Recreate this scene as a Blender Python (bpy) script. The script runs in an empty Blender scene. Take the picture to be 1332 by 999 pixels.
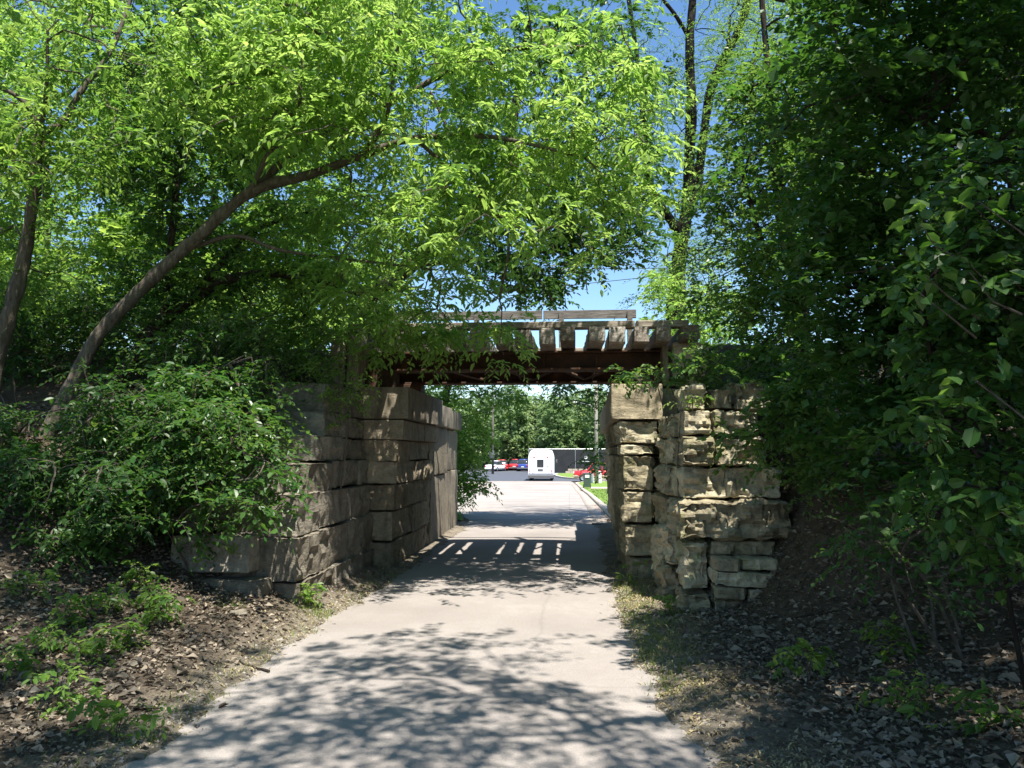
import bpy, math, random
import numpy as np
from mathutils import Vector, noise, Matrix

rng = np.random.default_rng(11)
random.seed(5)
scene = bpy.context.scene
COL = scene.collection

# ------------------------------------------------------------------ camera
FPX = 1040.0                       # focal length in pixels of the 1332 px wide photograph
CAM = np.array([0.0, 0.0, 1.6])
YAW, PITCH = math.atan(74 / FPX), math.atan(90.5 / FPX)
FWD = np.array([-math.sin(YAW) * math.cos(PITCH), math.cos(YAW) * math.cos(PITCH), math.sin(PITCH)])
RGT = np.array([math.cos(YAW), math.sin(YAW), 0.0])
UPV = np.cross(RGT, FWD)
cam_data = bpy.data.cameras.new('camera')
cam = bpy.data.objects.new('camera', cam_data)
COL.objects.link(cam)
cam_data.sensor_width = 36.0
cam_data.lens = 36.0 * FPX / 1332.0
cam_data.clip_start, cam_data.clip_end = 0.05, 3000
cam.matrix_world = Matrix(((RGT[0], UPV[0], -FWD[0], CAM[0]), (RGT[1], UPV[1], -FWD[1], CAM[1]),
                           (RGT[2], UPV[2], -FWD[2], CAM[2]), (0, 0, 0, 1)))
scene.camera = cam

# ------------------------------------------------------------------ sky, sun, exposure
SUN = np.array([0.22, -0.40, 1.0]); SUN /= np.linalg.norm(SUN)
world = bpy.data.worlds.new('World'); scene.world = world; world.use_nodes = True
wn = world.node_tree.nodes; wl = world.node_tree.links
bgn = wn['Background']
sky = wn.new('ShaderNodeTexSky'); sky.sky_type = 'NISHITA'; sky.sun_disc = False
sky.sun_elevation = math.asin(SUN[2]); sky.sun_rotation = math.atan2(SUN[0], SUN[1])
sky.air_density = 1.0; sky.dust_density = 0.2; sky.ozone_density = 2.0
hs = wn.new('ShaderNodeHueSaturation'); hs.inputs['Saturation'].default_value = 1.15     # phone-camera colour
wl.new(sky.outputs[0], hs.inputs['Color']); wl.new(hs.outputs[0], bgn.inputs[0]); bgn.inputs[1].default_value = 0.10
sun_d = bpy.data.lights.new('sun', 'SUN'); sun_d.energy = 5.0; sun_d.angle = math.radians(0.53); sun_d.color = (1.0, 0.95, 0.86)
sun_o = bpy.data.objects.new('sun', sun_d); COL.objects.link(sun_o)
sun_o.rotation_euler = Vector(SUN).to_track_quat('Z', 'Y').to_euler(); sun_o.location = (6, -6, 30)
scene.view_settings.view_transform = 'Standard'; scene.view_settings.look = 'None'
scene.view_settings.exposure = 1.24; scene.view_settings.gamma = 1.0; scene.view_settings.use_curve_mapping = False
scene.render.engine = 'CYCLES'
scene.cycles.max_bounces = 7; scene.cycles.diffuse_bounces = 4; scene.cycles.transmission_bounces = 5
scene.cycles.glossy_bounces = 2; scene.cycles.transparent_max_bounces = 4
scene.cycles.use_denoising = True
scene.cycles.caustics_reflective = False; scene.cycles.caustics_refractive = False
scene.cycles.sample_clamp_indirect = 6.0

# ------------------------------------------------------------------ helpers
def P(u, v, Y):
    """World point on the plane y=Y seen at photo pixel (u, v)."""
    d = FWD + RGT * ((u - 666.0) / FPX) + UPV * ((499.5 - v) / FPX)
    return CAM + d * ((Y - CAM[1]) / d[1])

def sstep(t):
    t = np.clip(t, 0, 1); return t * t * (3 - 2 * t)

def prof(y):
    return np.interp(y, [-500, 20, 55, 500], [0, 0, -0.95, -0.95])

def road_left(y):
    return np.interp(y, [-30, 3, 5, 8, 9.5, 11, 18.3, 20, 22, 25, 30, 36, 60, 80], [-2.6, -2.45, -2.4, -2.42, -2.4, -2.3, -2.35, -2.6, -2.9, -3.8, -6, -10, -16, -18])

def road_right(y):
    return np.interp(y, [-30, 3, 4, 6, 9, 11, 18, 20, 45, 55, 66, 76], [1.0, 0.95, 0.85, 0.66, 0.6, 0.62, 0.7, 0.98, 0.95, 0.85, 0.55, 0.2])

def vnoise(x, y, s, seed=0.0):
    """cheap smooth pseudo-noise, about -1..1"""
    x = np.asarray(x) * s + seed * 3.1; y = np.asarray(y) * s - seed * 1.7
    return (np.sin(1.7 * x + 1.3 * np.sin(1.1 * y + .5)) + np.sin(1.9 * y + 1.5 * np.sin(1.3 * x + 2.1)) + np.sin(1.2 * x - 2.3 * y + 1.1 * np.sin(x + y))) / 3

def terrain(x, y):
    x = np.asarray(x, float); y = np.asarray(y, float)
    E = 3.05 * np.clip(np.minimum((y - 4.9) / 6.3, (22.0 - y) / 6.0), 0, 1) ** 1.3
    wl_ = sstep((y - 8.3) / 0.7) * sstep((18.2 - y) / 0.7)
    Ll = (1 - wl_) * sstep((-2.75 - x) / 3.2) + wl_ * np.clip((-3.3 - x) / 0.25, 0, 1)
    wr_ = sstep((y - 8.6) / 0.6) * sstep((18.2 - y) / 0.7)
    Lr = (1 - wr_) * sstep((x - 1.5) / np.interp(y, [4, 8], [3.0, 1.4])) + wr_ * np.clip((x - 1.62) / 0.25, 0, 1)
    z = prof(y) + E * np.maximum(Ll, Lr)
    near = sstep((9.5 - y) / 3)
    z = z + near * (0.9 * sstep((-3.2 - x) / 7) + 1.5 * sstep((x - 1.3) / 5.5))
    rl, rr = road_left(y), road_right(y)
    out = np.clip(np.maximum(rl - x, x - rr) / 0.5, 0, 1)
    fine = 0.022 * vnoise(x, y, 1.6, 1) + 0.018 * vnoise(x, y, 4.3, 2)
    zone = sstep((30 - y) / 8)
    z = z + out * zone * (0.05 + fine) + np.where(x < rl, 0.12 * sstep((rl - x) / .6) * sstep((y - 4.5) / 3) * sstep((11.5 - y) / 1.5), 0)
    inside = np.clip(np.minimum(x - rl, rr - x) / 0.2 + 0.5 * vnoise(x, y, 2.3, 4) + .35 * vnoise(x, y, 7.1, 9), 0, 1)
    z = z - 0.045 * inside * (y < 76) + 0.01 * (1 - inside) * (0.6 + 0.8 * vnoise(x, y, 5, 6)) * (y < 20)
    return z

def ground_z(x, y):
    return float(terrain(x, y))

def mesh_np(name, verts, faces, attrs=None, smooth=False):
    """faces: (n,k) array or list of such arrays"""
    me = bpy.data.meshes.new(name)
    verts = np.asarray(verts, np.float32)
    if isinstance(faces, np.ndarray): faces = [faces]
    faces = [np.asarray(f, np.int32) for f in faces if len(f)]
    nl = sum(f.size for f in faces); nf = sum(len(f) for f in faces)
    me.vertices.add(len(verts)); me.vertices.foreach_set('co', verts.ravel())
    me.loops.add(nl); me.loops.foreach_set('vertex_index', np.concatenate([f.ravel() for f in faces]))
    me.polygons.add(nf)
    tot = np.concatenate([np.full(len(f), f.shape[1], np.int32) for f in faces])
    me.polygons.foreach_set('loop_start', np.concatenate([[0], np.cumsum(tot)[:-1]]).astype(np.int32))
    me.polygons.foreach_set('use_smooth', np.full(nf, bool(smooth)))
    for k, a in (attrs or {}).items():
        at = me.attributes.new(k, 'FLOAT', 'POINT'); at.data.foreach_set('value', np.asarray(a, np.float32))
    me.update(calc_edges=True); me.validate()
    return me

def link(name, me, mat=None, parent=None, loc=None, rot=None, **props):
    o = bpy.data.objects.new(name, me); COL.objects.link(o)
    if mat is not None and me is not None and not me.materials: me.materials.append(mat)
    if parent is not None: o.parent = parent
    if loc is not None: o.location = loc
    if rot is not None: o.rotation_euler = rot
    for k, v in props.items():
        if v: o[k] = v
    return o

def thing(name, label, cat, loc=(0, 0, 0), rot=(0, 0, 0), group=None):
    return link(name, None, loc=tuple(float(c) for c in loc), rot=rot, label=label, category=cat, group=group)

class Geo:
    """collects vertices and faces for ONE mesh"""
    def __init__(self): self.v = []; self.f = {}; self.n = 0
    def add(self, v, f):
        v = np.asarray(v, float); f = np.asarray(f, int)
        self.f.setdefault(f.shape[1], []).append(f + self.n); self.v.append(v); self.n += len(v); return self
    def box(self, c, s, bev=0.0, rz=0.0):
        hx, hy, hz = s[0] / 2, s[1] / 2, s[2] / 2
        if bev <= 0:
            v = np.array([[x, y, z] for x in (-hx, hx) for y in (-hy, hy) for z in (-hz, hz)])
            f = np.array([[0, 1, 3, 2], [4, 6, 7, 5], [0, 4, 5, 1], [2, 3, 7, 6], [0, 2, 6, 4], [1, 5, 7, 3]])
        else:
            v, f = rounded_grid_box(hx, hy, hz, bev, (3, 3, 3), ends=True)
        if rz:
            ca, sa = math.cos(rz), math.sin(rz); v = np.stack([v[:, 0] * ca - v[:, 1] * sa, v[:, 0] * sa + v[:, 1] * ca, v[:, 2]], 1)
        return self.add(v + np.asarray(c, float), f)
    def tube(self, pts, rad, seg=8, cap=True):
        v, f = tube_arrays(np.asarray(pts, float), np.broadcast_to(np.asarray(rad, float), (len(pts),)), seg)
        self.add(v, f)
        if cap:
            n = len(pts); base = self.n - len(v)
            self.f.setdefault(seg, []).append(np.array([list(range(base + seg - 1, base - 1, -1)), list(range(base + (n - 1) * seg, base + n * seg))]))
        return self
    def prism(self, poly, y0, y1, axis=1):
        """extrude a 2-D polygon (x,z) from y0 to y1"""
        n = len(poly); p = np.asarray(poly, float)
        v = np.concatenate([np.stack([p[:, 0], np.full(n, y), p[:, 1]], 1) for y in (y0, y1)])
        if axis == 0: v = v[:, [1, 0, 2]]
        b = self.n
        self.add(v, np.array([[i, (i + 1) % n, n + (i + 1) % n, n + i] for i in range(n)]))
        self.f.setdefault(n, []).append(np.array([list(range(b + n - 1, b - 1, -1)), list(range(b + n, b + 2 * n))]))
        return self
    def lathe(self, prof_, c, axis=2, seg=16):
        pr = np.asarray(prof_, float); a = np.linspace(0, 2 * math.pi, seg, endpoint=False)
        v = np.stack([np.outer(pr[:, 0], np.cos(a)), np.outer(pr[:, 0], np.sin(a)), np.repeat(pr[:, 1:2], seg, 1)], 2).reshape(-1, 3)
        if axis == 0: v = v[:, [2, 0, 1]]
        if axis == 1: v = v[:, [0, 2, 1]]
        m = len(pr); f = np.array([[i * seg + j, i * seg + (j + 1) % seg, (i + 1) * seg + (j + 1) % seg, (i + 1) * seg + j] for i in range(m - 1) for j in range(seg)])
        return self.add(v + np.asarray(c, float), f)
    def mesh(self, name, smooth=False):
        return mesh_np(name, np.concatenate(self.v), [np.concatenate(x) for x in self.f.values()], smooth=smooth)
    def build(self, name, mat, parent=None, smooth=False, **kw):
        return link(name, self.mesh(name, smooth), mat, parent, **kw)

def rounded_grid_box(hx, hy, hz, r, n, ends=False):
    """surface grid of a box with rounded edges"""
    def axis(h, k):
        if ends: return np.array([-h, -h + r, h - r, h])
        return np.concatenate([[-h], np.linspace(-h + r, h - r, max(2, k)), [h]])
    ax = [axis(h, k) for h, k in zip((hx, hy, hz), n)]
    idx = {}; V = []; F = []
    def vid(p):
        k = tuple(np.round(p, 5))
        if k not in idx: idx[k] = len(V); V.append(p)
        return idx[k]
    H = (hx, hy, hz)
    for a in range(3):
        b, c = (a + 1) % 3, (a + 2) % 3
        for s in (-1, 1):
            for i in range(len(ax[b]) - 1):
                for j in range(len(ax[c]) - 1):
                    q = []
                    for (di, dj) in ((0, 0), (1, 0), (1, 1), (0, 1)):
                        p = [0, 0, 0]; p[a] = s * H[a]; p[b] = ax[b][i + di]; p[c] = ax[c][j + dj]; q.append(vid(p))
                    F.append(q if s > 0 else q[::-1])
    V = np.array(V); inner = np.maximum(np.array(H) - r, 1e-4)
    q = np.clip(V, -inner, inner); d = V - q; L = np.linalg.norm(d, axis=1, keepdims=True)
    V = q + d / np.maximum(L, 1e-6) * r
    return V, np.array(F)

def tube_arrays(pts, rad, seg):
    n = len(pts); t = np.gradient(pts, axis=0); t /= np.maximum(np.linalg.norm(t, axis=1, keepdims=True), 1e-9)
    ref = np.array([0.31, 0.22, 0.92]) if abs(t[:, 2]).mean() < .8 else np.array([0.9, 0.4, 0.1])
    a = np.cross(t, ref); a /= np.maximum(np.linalg.norm(a, axis=1, keepdims=True), 1e-9); b = np.cross(t, a)
    th = np.linspace(0, 2 * math.pi, seg, endpoint=False)
    v = pts[:, None] + rad[:, None, None] * (np.cos(th)[None, :, None] * a[:, None] + np.sin(th)[None, :, None] * b[:, None])
    i = np.arange(n - 1)[:, None] * seg; j = np.arange(seg)[None]; j2 = (j + 1) % seg
    f = np.stack([i + j, i + j2, i + seg + j2, i + seg + j], -1).reshape(-1, 4)
    return v.reshape(-1, 3), f

def smooth_path(pts, rad, k=5):
    """Catmull-Rom through the points"""
    pts = np.asarray(pts, float); rad = np.asarray(rad, float)
    p = np.vstack([2 * pts[0] - pts[1], pts, 2 * pts[-1] - pts[-2]]); r = np.concatenate([[rad[0]], rad, [rad[-1]]])
    out, ro = [], []
    for i in range(1, len(p) - 2):
        for t in np.linspace(0, 1, k, endpoint=False):
            a = -.5 * t + t * t - .5 * t ** 3; b = 1 - 2.5 * t * t + 1.5 * t ** 3; c = .5 * t + 2 * t * t - 1.5 * t ** 3; d = -.5 * t * t + .5 * t ** 3
            out.append(a * p[i - 1] + b * p[i] + c * p[i + 1] + d * p[i + 2]); ro.append(r[i] * (1 - t) + r[i + 1] * t)
    out.append(pts[-1]); ro.append(rad[-1])
    return np.array(out), np.array(ro)

# ------------------------------------------------------------------ materials
MATS = {}
class NT:
    def __init__(self, name):
        self.m = bpy.data.materials.new(name); self.m.use_nodes = True
        self.t = self.m.node_tree; self.n = self.t.nodes; self.l = self.t.links
        self.bsdf = self.n['Principled BSDF']; self.out = self.n['Material Output']
        MATS[name] = self.m
    def new(self, t, **kw):
        o = self.n.new(t)
        for k, v in kw.items():
            if hasattr(o, k): setattr(o, k, v)
        return o
    def coord(self, obj=True, scale=(1, 1, 1)):
        c = self.new('ShaderNodeNewGeometry') if not obj else self.new('ShaderNodeTexCoord')
        mp = self.new('ShaderNodeMapping'); mp.inputs['Scale'].default_value = scale
        self.l.new(c.outputs['Position' if not obj else 'Object'], mp.inputs['Vector']); return mp.outputs[0]
    def noise(self, vec, scale, detail=6, rough=.6, dist=0.0):
        o = self.new('ShaderNodeTexNoise'); o.inputs['Scale'].default_value = scale; o.inputs['Detail'].default_value = detail
        o.inputs['Roughness'].default_value = rough; o.inputs['Distortion'].default_value = dist
        self.l.new(vec, o.inputs['Vector']); return o.outputs[0]
    def ramp(self, fac, stops, interp='LINEAR'):
        o = self.new('ShaderNodeValToRGB'); e = o.color_ramp.elements; o.color_ramp.interpolation = interp
        while len(e) < len(stops): e.new(0.5)
        for el, (p, c) in zip(e, stops):
            el.position = p; el.color = (*c, 1) if len(c) == 3 else c
        self.l.new(fac, o.inputs[0]); return o.outputs[0]
    def mix(self, fac, a, b, mode='MIX'):
        o = self.new('ShaderNodeMix', data_type='RGBA', blend_type=mode)
        for s, val in ((o.inputs[0], fac), (o.inputs[6], a), (o.inputs[7], b)):
            if isinstance(val, (int, float)): s.default_value = val
            elif isinstance(val, tuple): s.default_value = (*val, 1)
            else: self.l.new(val, s)
        return o.outputs[2]
    def bump(self, h, strength=.4, dist=.02, prev=None):
        o = self.new('ShaderNodeBump'); o.inputs['Strength'].default_value = strength; o.inputs['Distance'].default_value = dist
        self.l.new(h, o.inputs['Height'])
        if prev is not None: self.l.new(prev, o.inputs['Normal'])
        return o.outputs[0]
    def set(self, col=None, rough=None, normal=None, metal=None, spec=None):
        for k, v in (('Base Color', col), ('Roughness', rough), ('Normal', normal), ('Metallic', metal), ('Specular IOR Level', spec)):
            if v is None: continue
            if isinstance(v, (int, float)): self.bsdf.inputs[k].default_value = v
            elif isinstance(v, tuple): self.bsdf.inputs[k].default_value = (*v, 1)
            else: self.l.new(v, self.bsdf.inputs[k])
        return self.m

def plain(name, col, rough=.5, metal=0.0, var=.12, scale=6.0, spec=.4):
    t = NT(name); v = t.coord(); n = t.noise(v, scale, 5)
    a = tuple(c * (1 - var) for c in col); b = tuple(min(1, c * (1 + var)) for c in col)
    return t.set(t.ramp(n, [(.3, a), (.7, b)]), rough, t.bump(n, .15, .01), metal, spec)

def leaf_mat(name, lo, hi, trans_lo, trans_hi, tfac=.42, rough=.42, spec=.35):
    t = NT(name); at = t.new('ShaderNodeAttribute', attribute_name='tint'); f = at.outputs['Fac']
    col = t.ramp(f, [(0, lo), (1, hi)]); tc = t.ramp(f, [(0, trans_lo), (1, trans_hi)])
    t.set(col, rough, None, 0, spec)
    tr = t.new('ShaderNodeBsdfTranslucent'); t.l.new(tc, tr.inputs[0])
    ms = t.new('ShaderNodeMixShader'); ms.inputs[0].default_value = tfac
    t.l.new(t.bsdf.outputs[0], ms.inputs[1]); t.l.new(tr.outputs[0], ms.inputs[2]); t.l.new(ms.outputs[0], t.out.inputs[0])
    return t.m

def stone_mat(name, cols, lichen=(.20, .20, .07), lich=.62, dark=.5, bscale=1.0, tone_var=.3):
    t = NT(name); v = t.coord(False); oi = t.new('ShaderNodeObjectInfo')
    n1 = t.noise(v, 2.2, 8, .65); n2 = t.noise(v, 9, 8, .7, .6); n3 = t.noise(v, 45, 5, .6)
    vs = t.coord(False, (3.0, 3.0, .7)); ns = t.noise(vs, 2.2, 5, .6)        # vertical water streaks
    c = t.ramp(n2, [(.25, cols[0]), (.5, cols[1]), (.75, cols[2])])
    c = t.mix(t.ramp(n1, [(lich, (0, 0, 0)), (lich + .1, (.75, .75, .75))]), c, lichen)
    c = t.mix(t.ramp(ns, [(.5, (0, 0, 0)), (.68, (dark, dark, dark))]), c, (.05, .045, .036))
    c = t.mix(t.ramp(n3, [(.3, (.5, .5, .5)), (.45, (0, 0, 0))]), c, (.06, .05, .04))
    lo, hi = 1 - tone_var, 1 + tone_var
    tone = t.ramp(oi.outputs['Random'], [(0, (lo, lo * .97, lo * .9)), (.5, (1, .98, .95)), (1, (hi, hi, hi))])
    c = t.mix(1.0, c, tone, 'MULTIPLY')
    vb = t.coord(False, (1, 1, 3.2)); nb = t.noise(vb, 4.5, 9, .68, .8)
    b = t.bump(nb, .75 * bscale, .06); b = t.bump(n3, .5, .012, b)
    return t.set(c, .92, b, 0, .2)

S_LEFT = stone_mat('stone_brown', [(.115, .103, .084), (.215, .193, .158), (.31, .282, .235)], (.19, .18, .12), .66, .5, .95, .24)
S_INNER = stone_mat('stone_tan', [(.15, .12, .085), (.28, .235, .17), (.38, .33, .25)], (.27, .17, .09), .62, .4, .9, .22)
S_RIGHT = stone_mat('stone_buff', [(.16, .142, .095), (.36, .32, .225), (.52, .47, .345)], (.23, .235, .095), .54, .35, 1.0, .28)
S_CAP = stone_mat('stone_cap', [(.22, .19, .13), (.35, .30, .215), (.42, .37, .27)], (.22, .20, .12), .75, .25, .45, .08)
CONC = stone_mat('concrete_old', [(.17, .15, .12), (.24, .21, .165), (.30, .265, .21)], (.16, .15, .10), .72, .6, .25, .08)

t = NT('road_surface'); v = t.coord(False)
n1 = t.noise(v, .55, 6, .6); n2 = t.noise(v, 6, 6, .65); n3 = t.noise(v, 90, 4, .6); n4 = t.noise(v, 300, 2)
vo = t.new('ShaderNodeTexVoronoi', feature='DISTANCE_TO_EDGE'); vo.inputs['Scale'].default_value = .42
wv = t.mix(.3, v, t.noise(v, 2.6, 5, .7)); t.l.new(wv, vo.inputs['Vector'])
crack = t.ramp(vo.outputs['Distance'], [(0, (1, 1, 1)), (.006, (0, 0, 0))])
c = t.ramp(n1, [(.3, (.215, .19, .178)), (.52, (.285, .257, .24)), (.72, (.345, .31, .287))])
c = t.mix(t.ramp(n2, [(.35, (.6, .6, .6)), (.6, (0, 0, 0))]), c, (.25, .222, .20))
c = t.mix(t.ramp(n3, [(.35, (.7, .7, .7)), (.55, (0, 0, 0))]), c, (.19, .17, .155))
c = t.mix(t.ramp(n4, [(.6, (0, 0, 0)), (.75, (.5, .5, .5))]), c, (.55, .52, .48))
c = t.mix(t.mix(.3, (0, 0, 0), crack), c, (.15, .135, .12))
ROAD = t.set(c, .9, t.bump(n3, .35, .008, t.bump(n2, .2, .02)), 0, .25)

t = NT('concrete_road'); v = t.coord(False); n1 = t.noise(v, .35, 6, .6); n2 = t.noise(v, 3, 6, .65); n3 = t.noise(v, 60, 4, .6)
c = t.ramp(n1, [(.3, (.25, .22, .20)), (.55, (.325, .29, .265)), (.75, (.38, .34, .31))])
c = t.mix(t.ramp(n2, [(.36, (.6, .6, .6)), (.55, (0, 0, 0))]), c, (.25, .22, .195))
bk = t.new('ShaderNodeTexBrick', offset=0.0); bk.inputs['Scale'].default_value = .22; bk.inputs['Mortar Size'].default_value = .004; bk.inputs['Brick Width'].default_value = .8; bk.inputs['Row Height'].default_value = .9
t.l.new(v, bk.inputs['Vector']); c = t.mix(t.mix(.5, (0, 0, 0), bk.outputs['Fac']), c, (.2, .18, .16))
CROAD = t.set(c, .9, t.bump(n3, .3, .008), 0, .25)
t = NT('dirt'); v = t.coord(False)
n1 = t.noise(v, .8, 6, .6); n2 = t.noise(v, 9, 8, .7); n3 = t.noise(v, 60, 5, .7)
c = t.ramp(n2, [(.3, (.062, .047, .034)), (.5, (.125, .098, .072)), (.72, (.215, .175, .13))])
c = t.mix(t.ramp(n3, [(.4, (.6, .6, .6)), (.6, (0, 0, 0))]), c, (.055, .042, .03))
c = t.mix(t.ramp(n1, [(.55, (0, 0, 0)), (.7, (.45, .45, .45))]), c, (.09, .095, .04))
ga = t.new('ShaderNodeAttribute', attribute_name='gravelly'); gm = t.mix(1.0, t.ramp(t.noise(v, 3.5, 6, .7), [(.3, (.15, .15, .15)), (.6, (1, 1, 1))]), ga.outputs['Fac'], 'MULTIPLY')
c = t.mix(gm, c, t.ramp(n3, [(.3, (.13, .11, .085)), (.5, (.26, .225, .175)), (.7, (.36, .32, .26))]))
DIRT = t.set(c, .95, t.bump(n3, .8, .03, t.bump(n2, .8, .06)), 0, .15)

t = NT('lawn_ground'); v = t.coord(False); n1 = t.noise(v, 1.2, 6); n3 = t.noise(v, 40, 4)
c = t.mix(t.ramp(n3, [(.3, (.5, .5, .5)), (.6, (0, 0, 0))]), t.ramp(n1, [(.3, (.12, .20, .035)), (.7, (.20, .29, .06))]), (.07, .12, .02))
LAWN = t.set(c, .9, t.bump(n3, .6, .03), 0, .2)
ASPH = plain('asphalt_fresh', (.075, .082, .10), .8, 0, .15, 3)
KERB = plain('concrete_kerb', (.46, .40, .33), .85, 0, .18, 5)
GUTTER = plain('gutter_concrete', (.36, .30, .25), .85, 0, .2, 4)

t = NT('rusted_steel'); v = t.coord(False); n1 = t.noise(v, 5, 8, .7); n2 = t.noise(v, 1.3, 5); n3 = t.noise(v, 60, 4)
c = t.ramp(n1, [(.3, (.028, .020, .016)), (.55, (.075, .040, .024)), (.78, (.15, .062, .028))])
c = t.mix(t.ramp(n2, [(.62, (0, 0, 0)), (.7, (.5, .5, .5))]), c, (.22, .12, .055))
RUST = t.set(c, .85, t.bump(n3, .5, .01, t.bump(n1, .3, .02)), .15, .3)

def wood_mat(name, cols, sc=(2, 22, 22)):
    t = NT(name); v = t.coord(True, sc); n = t.noise(v, 1.6, 7, .65, .5); n2 = t.noise(t.coord(True), 4, 4); oi = t.new('ShaderNodeObjectInfo')
    c = t.ramp(n, [(.28, cols[0]), (.52, cols[1]), (.75, cols[2])])
    c = t.mix(t.ramp(n2, [(.5, (0, 0, 0)), (.7, (.5, .5, .5))]), c, cols[0])
    tone = t.ramp(oi.outputs['Random'], [(0, (.62, .56, .5)), (1, (1.2, 1.18, 1.15))]); c = t.mix(1.0, c, tone, 'MULTIPLY')
    return t.set(c, .9, t.bump(n, .7, .02), 0, .15)
TIE = wood_mat('old_tie_wood', [(.07, .06, .052), (.27, .245, .22), (.46, .43, .39)], (16, 16, 16))
GREYWOOD = wood_mat('weathered_grey_wood', [(.15, .135, .11), (.33, .30, .26), (.46, .43, .38)], (2.5, 30, 30))
DARKWOOD = wood_mat('weathered_rail_wood', [(.06, .055, .05), (.14, .13, .12), (.24, .23, .215)], (2.5, 30, 30))

def bark_mat(name, cols, scale=1.0):
    t = NT(name); v = t.coord(False, (9, 9, 2.2)); n = t.noise(v, 2.2 * scale, 8, .7, .7); n2 = t.noise(t.coord(False), 3.5, 5)
    c = t.ramp(n, [(.3, cols[0]), (.52, cols[1]), (.75, cols[2])])
    c = t.mix(t.ramp(n2, [(.55, (0, 0, 0)), (.7, (.5, .5, .5))]), c, (.10, .11, .07))
    return t.set(c, .92, t.bump(n, .9, .03), 0, .15)
BARK = bark_mat('grey_brown_bark', [(.05, .04, .031), (.12, .10, .08), (.20, .175, .145)])
BARK_DARK = bark_mat('dark_bark', [(.018, .014, .011), (.045, .034, .027), (.085, .066, .05)])

BARK_BLACK = bark_mat('black_bark', [(.008, .007, .006), (.02, .016, .013), (.04, .032, .026)])
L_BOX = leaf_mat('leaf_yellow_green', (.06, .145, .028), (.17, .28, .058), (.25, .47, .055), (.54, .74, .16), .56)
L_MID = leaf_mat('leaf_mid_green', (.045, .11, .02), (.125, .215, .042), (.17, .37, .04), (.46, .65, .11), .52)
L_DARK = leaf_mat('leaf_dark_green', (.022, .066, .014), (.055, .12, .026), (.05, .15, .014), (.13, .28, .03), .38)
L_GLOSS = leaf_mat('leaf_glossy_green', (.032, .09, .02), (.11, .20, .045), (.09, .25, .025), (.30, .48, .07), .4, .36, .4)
L_FAR = leaf_mat('leaf_far_hazy_green', (.09, .16, .065), (.23, .32, .15), (.24, .38, .12), (.48, .60, .24), .5)  # pale distance haze is mixed into these leaf colours
L_DEAD = leaf_mat('leaf_dead_brown', (.06, .046, .034), (.36, .305, .235), (.12, .07, .03), (.25, .16, .08), .12, .7, .2)
L_GRASS = leaf_mat('grass_blade', (.07, .14, .02), (.24, .30, .07), (.14, .26, .03), (.4, .5, .1), .4)
L_STRAW = leaf_mat('dry_straw', (.20, .16, .075), (.46, .39, .22), (.2, .15, .06), (.4, .3, .12), .2, .8, .15)
GRAVEL = plain('gravel_stone', (.26, .235, .205), .9, 0, .35, 20)
# ------------------------------------------------------------------ ground, road, kerbs
def axis_pts(lo, f0, f1, hi, d, ratio=1.13):
    core = list(np.arange(f0, f1 + 1e-6, d)); s = d; a = []; x = f0
    while x > lo: s *= ratio; x -= s; a.append(max(x, lo))
    b = []; s = d; x = core[-1]
    while x < hi: s *= ratio; x += s; b.append(min(x, hi))
    return np.array(a[::-1] + core + b)

def sheet(name, X, Y, Z, mat, parent=None, attrs=None, **kw):
    ny, nx = X.shape; v = np.stack([X, Y, Z], -1).reshape(-1, 3)
    i = np.arange(ny - 1)[:, None] * nx + np.arange(nx - 1)[None]
    f = np.stack([i, i + 1, i + nx + 1, i + nx], -1).reshape(-1, 4)
    return link(name, mesh_np(name, v, f, attrs, smooth=True), mat, parent, **kw)

gx = axis_pts(-500, -8.5, 6.5, 500, .1); gy = axis_pts(-200, 1.0, 21.0, 900, .1)
GX, GY = np.meshgrid(gx, gy)
shoulder = np.exp(-(np.maximum(0, np.maximum(road_left(GY) - GX, GX - road_right(GY)) - .05) / np.where(GX > 0, .42, .25)) ** 2) * (GY < 19)
sheet('ground', GX, GY, terrain(GX, GY), DIRT, attrs={'gravelly': shoulder.ravel()}, kind='structure')

ry = np.concatenate([np.arange(-25, 0, 1.0), np.arange(0, 24, .2), np.arange(24, 75.1, .6)])
tt = np.linspace(0, 1, 26)
RL, RR = road_left(ry) - .28, road_right(ry) + .28
RR = np.where(ry > 19.0, road_right(ry), RR); RL = np.where(ry > 24, road_left(ry), RL)
RX = RL[:, None] + (RR - RL)[:, None] * tt[None]; RY = np.repeat(ry[:, None], len(tt), 1)
RZ = prof(RY) + .012 * vnoise(RX, RY, .9, 3) * (RY < 20) - .02 * np.abs(tt[None] * 2 - 1) ** 2 * (RY < 20)
ks = int(np.searchsorted(ry, 19.8))
sheet('road', RX[:ks + 1], RY[:ks + 1], RZ[:ks + 1], ROAD, kind='structure')
sheet('concrete_road', RX[ks:], RY[ks:], RZ[ks:], CROAD, kind='structure')
XX, YY = np.meshgrid(np.linspace(-70, 45, 24), np.linspace(74.6, 150, 30))
sheet('parking_lot', XX, YY, prof(YY) + .012, ASPH, kind='structure')

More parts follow.
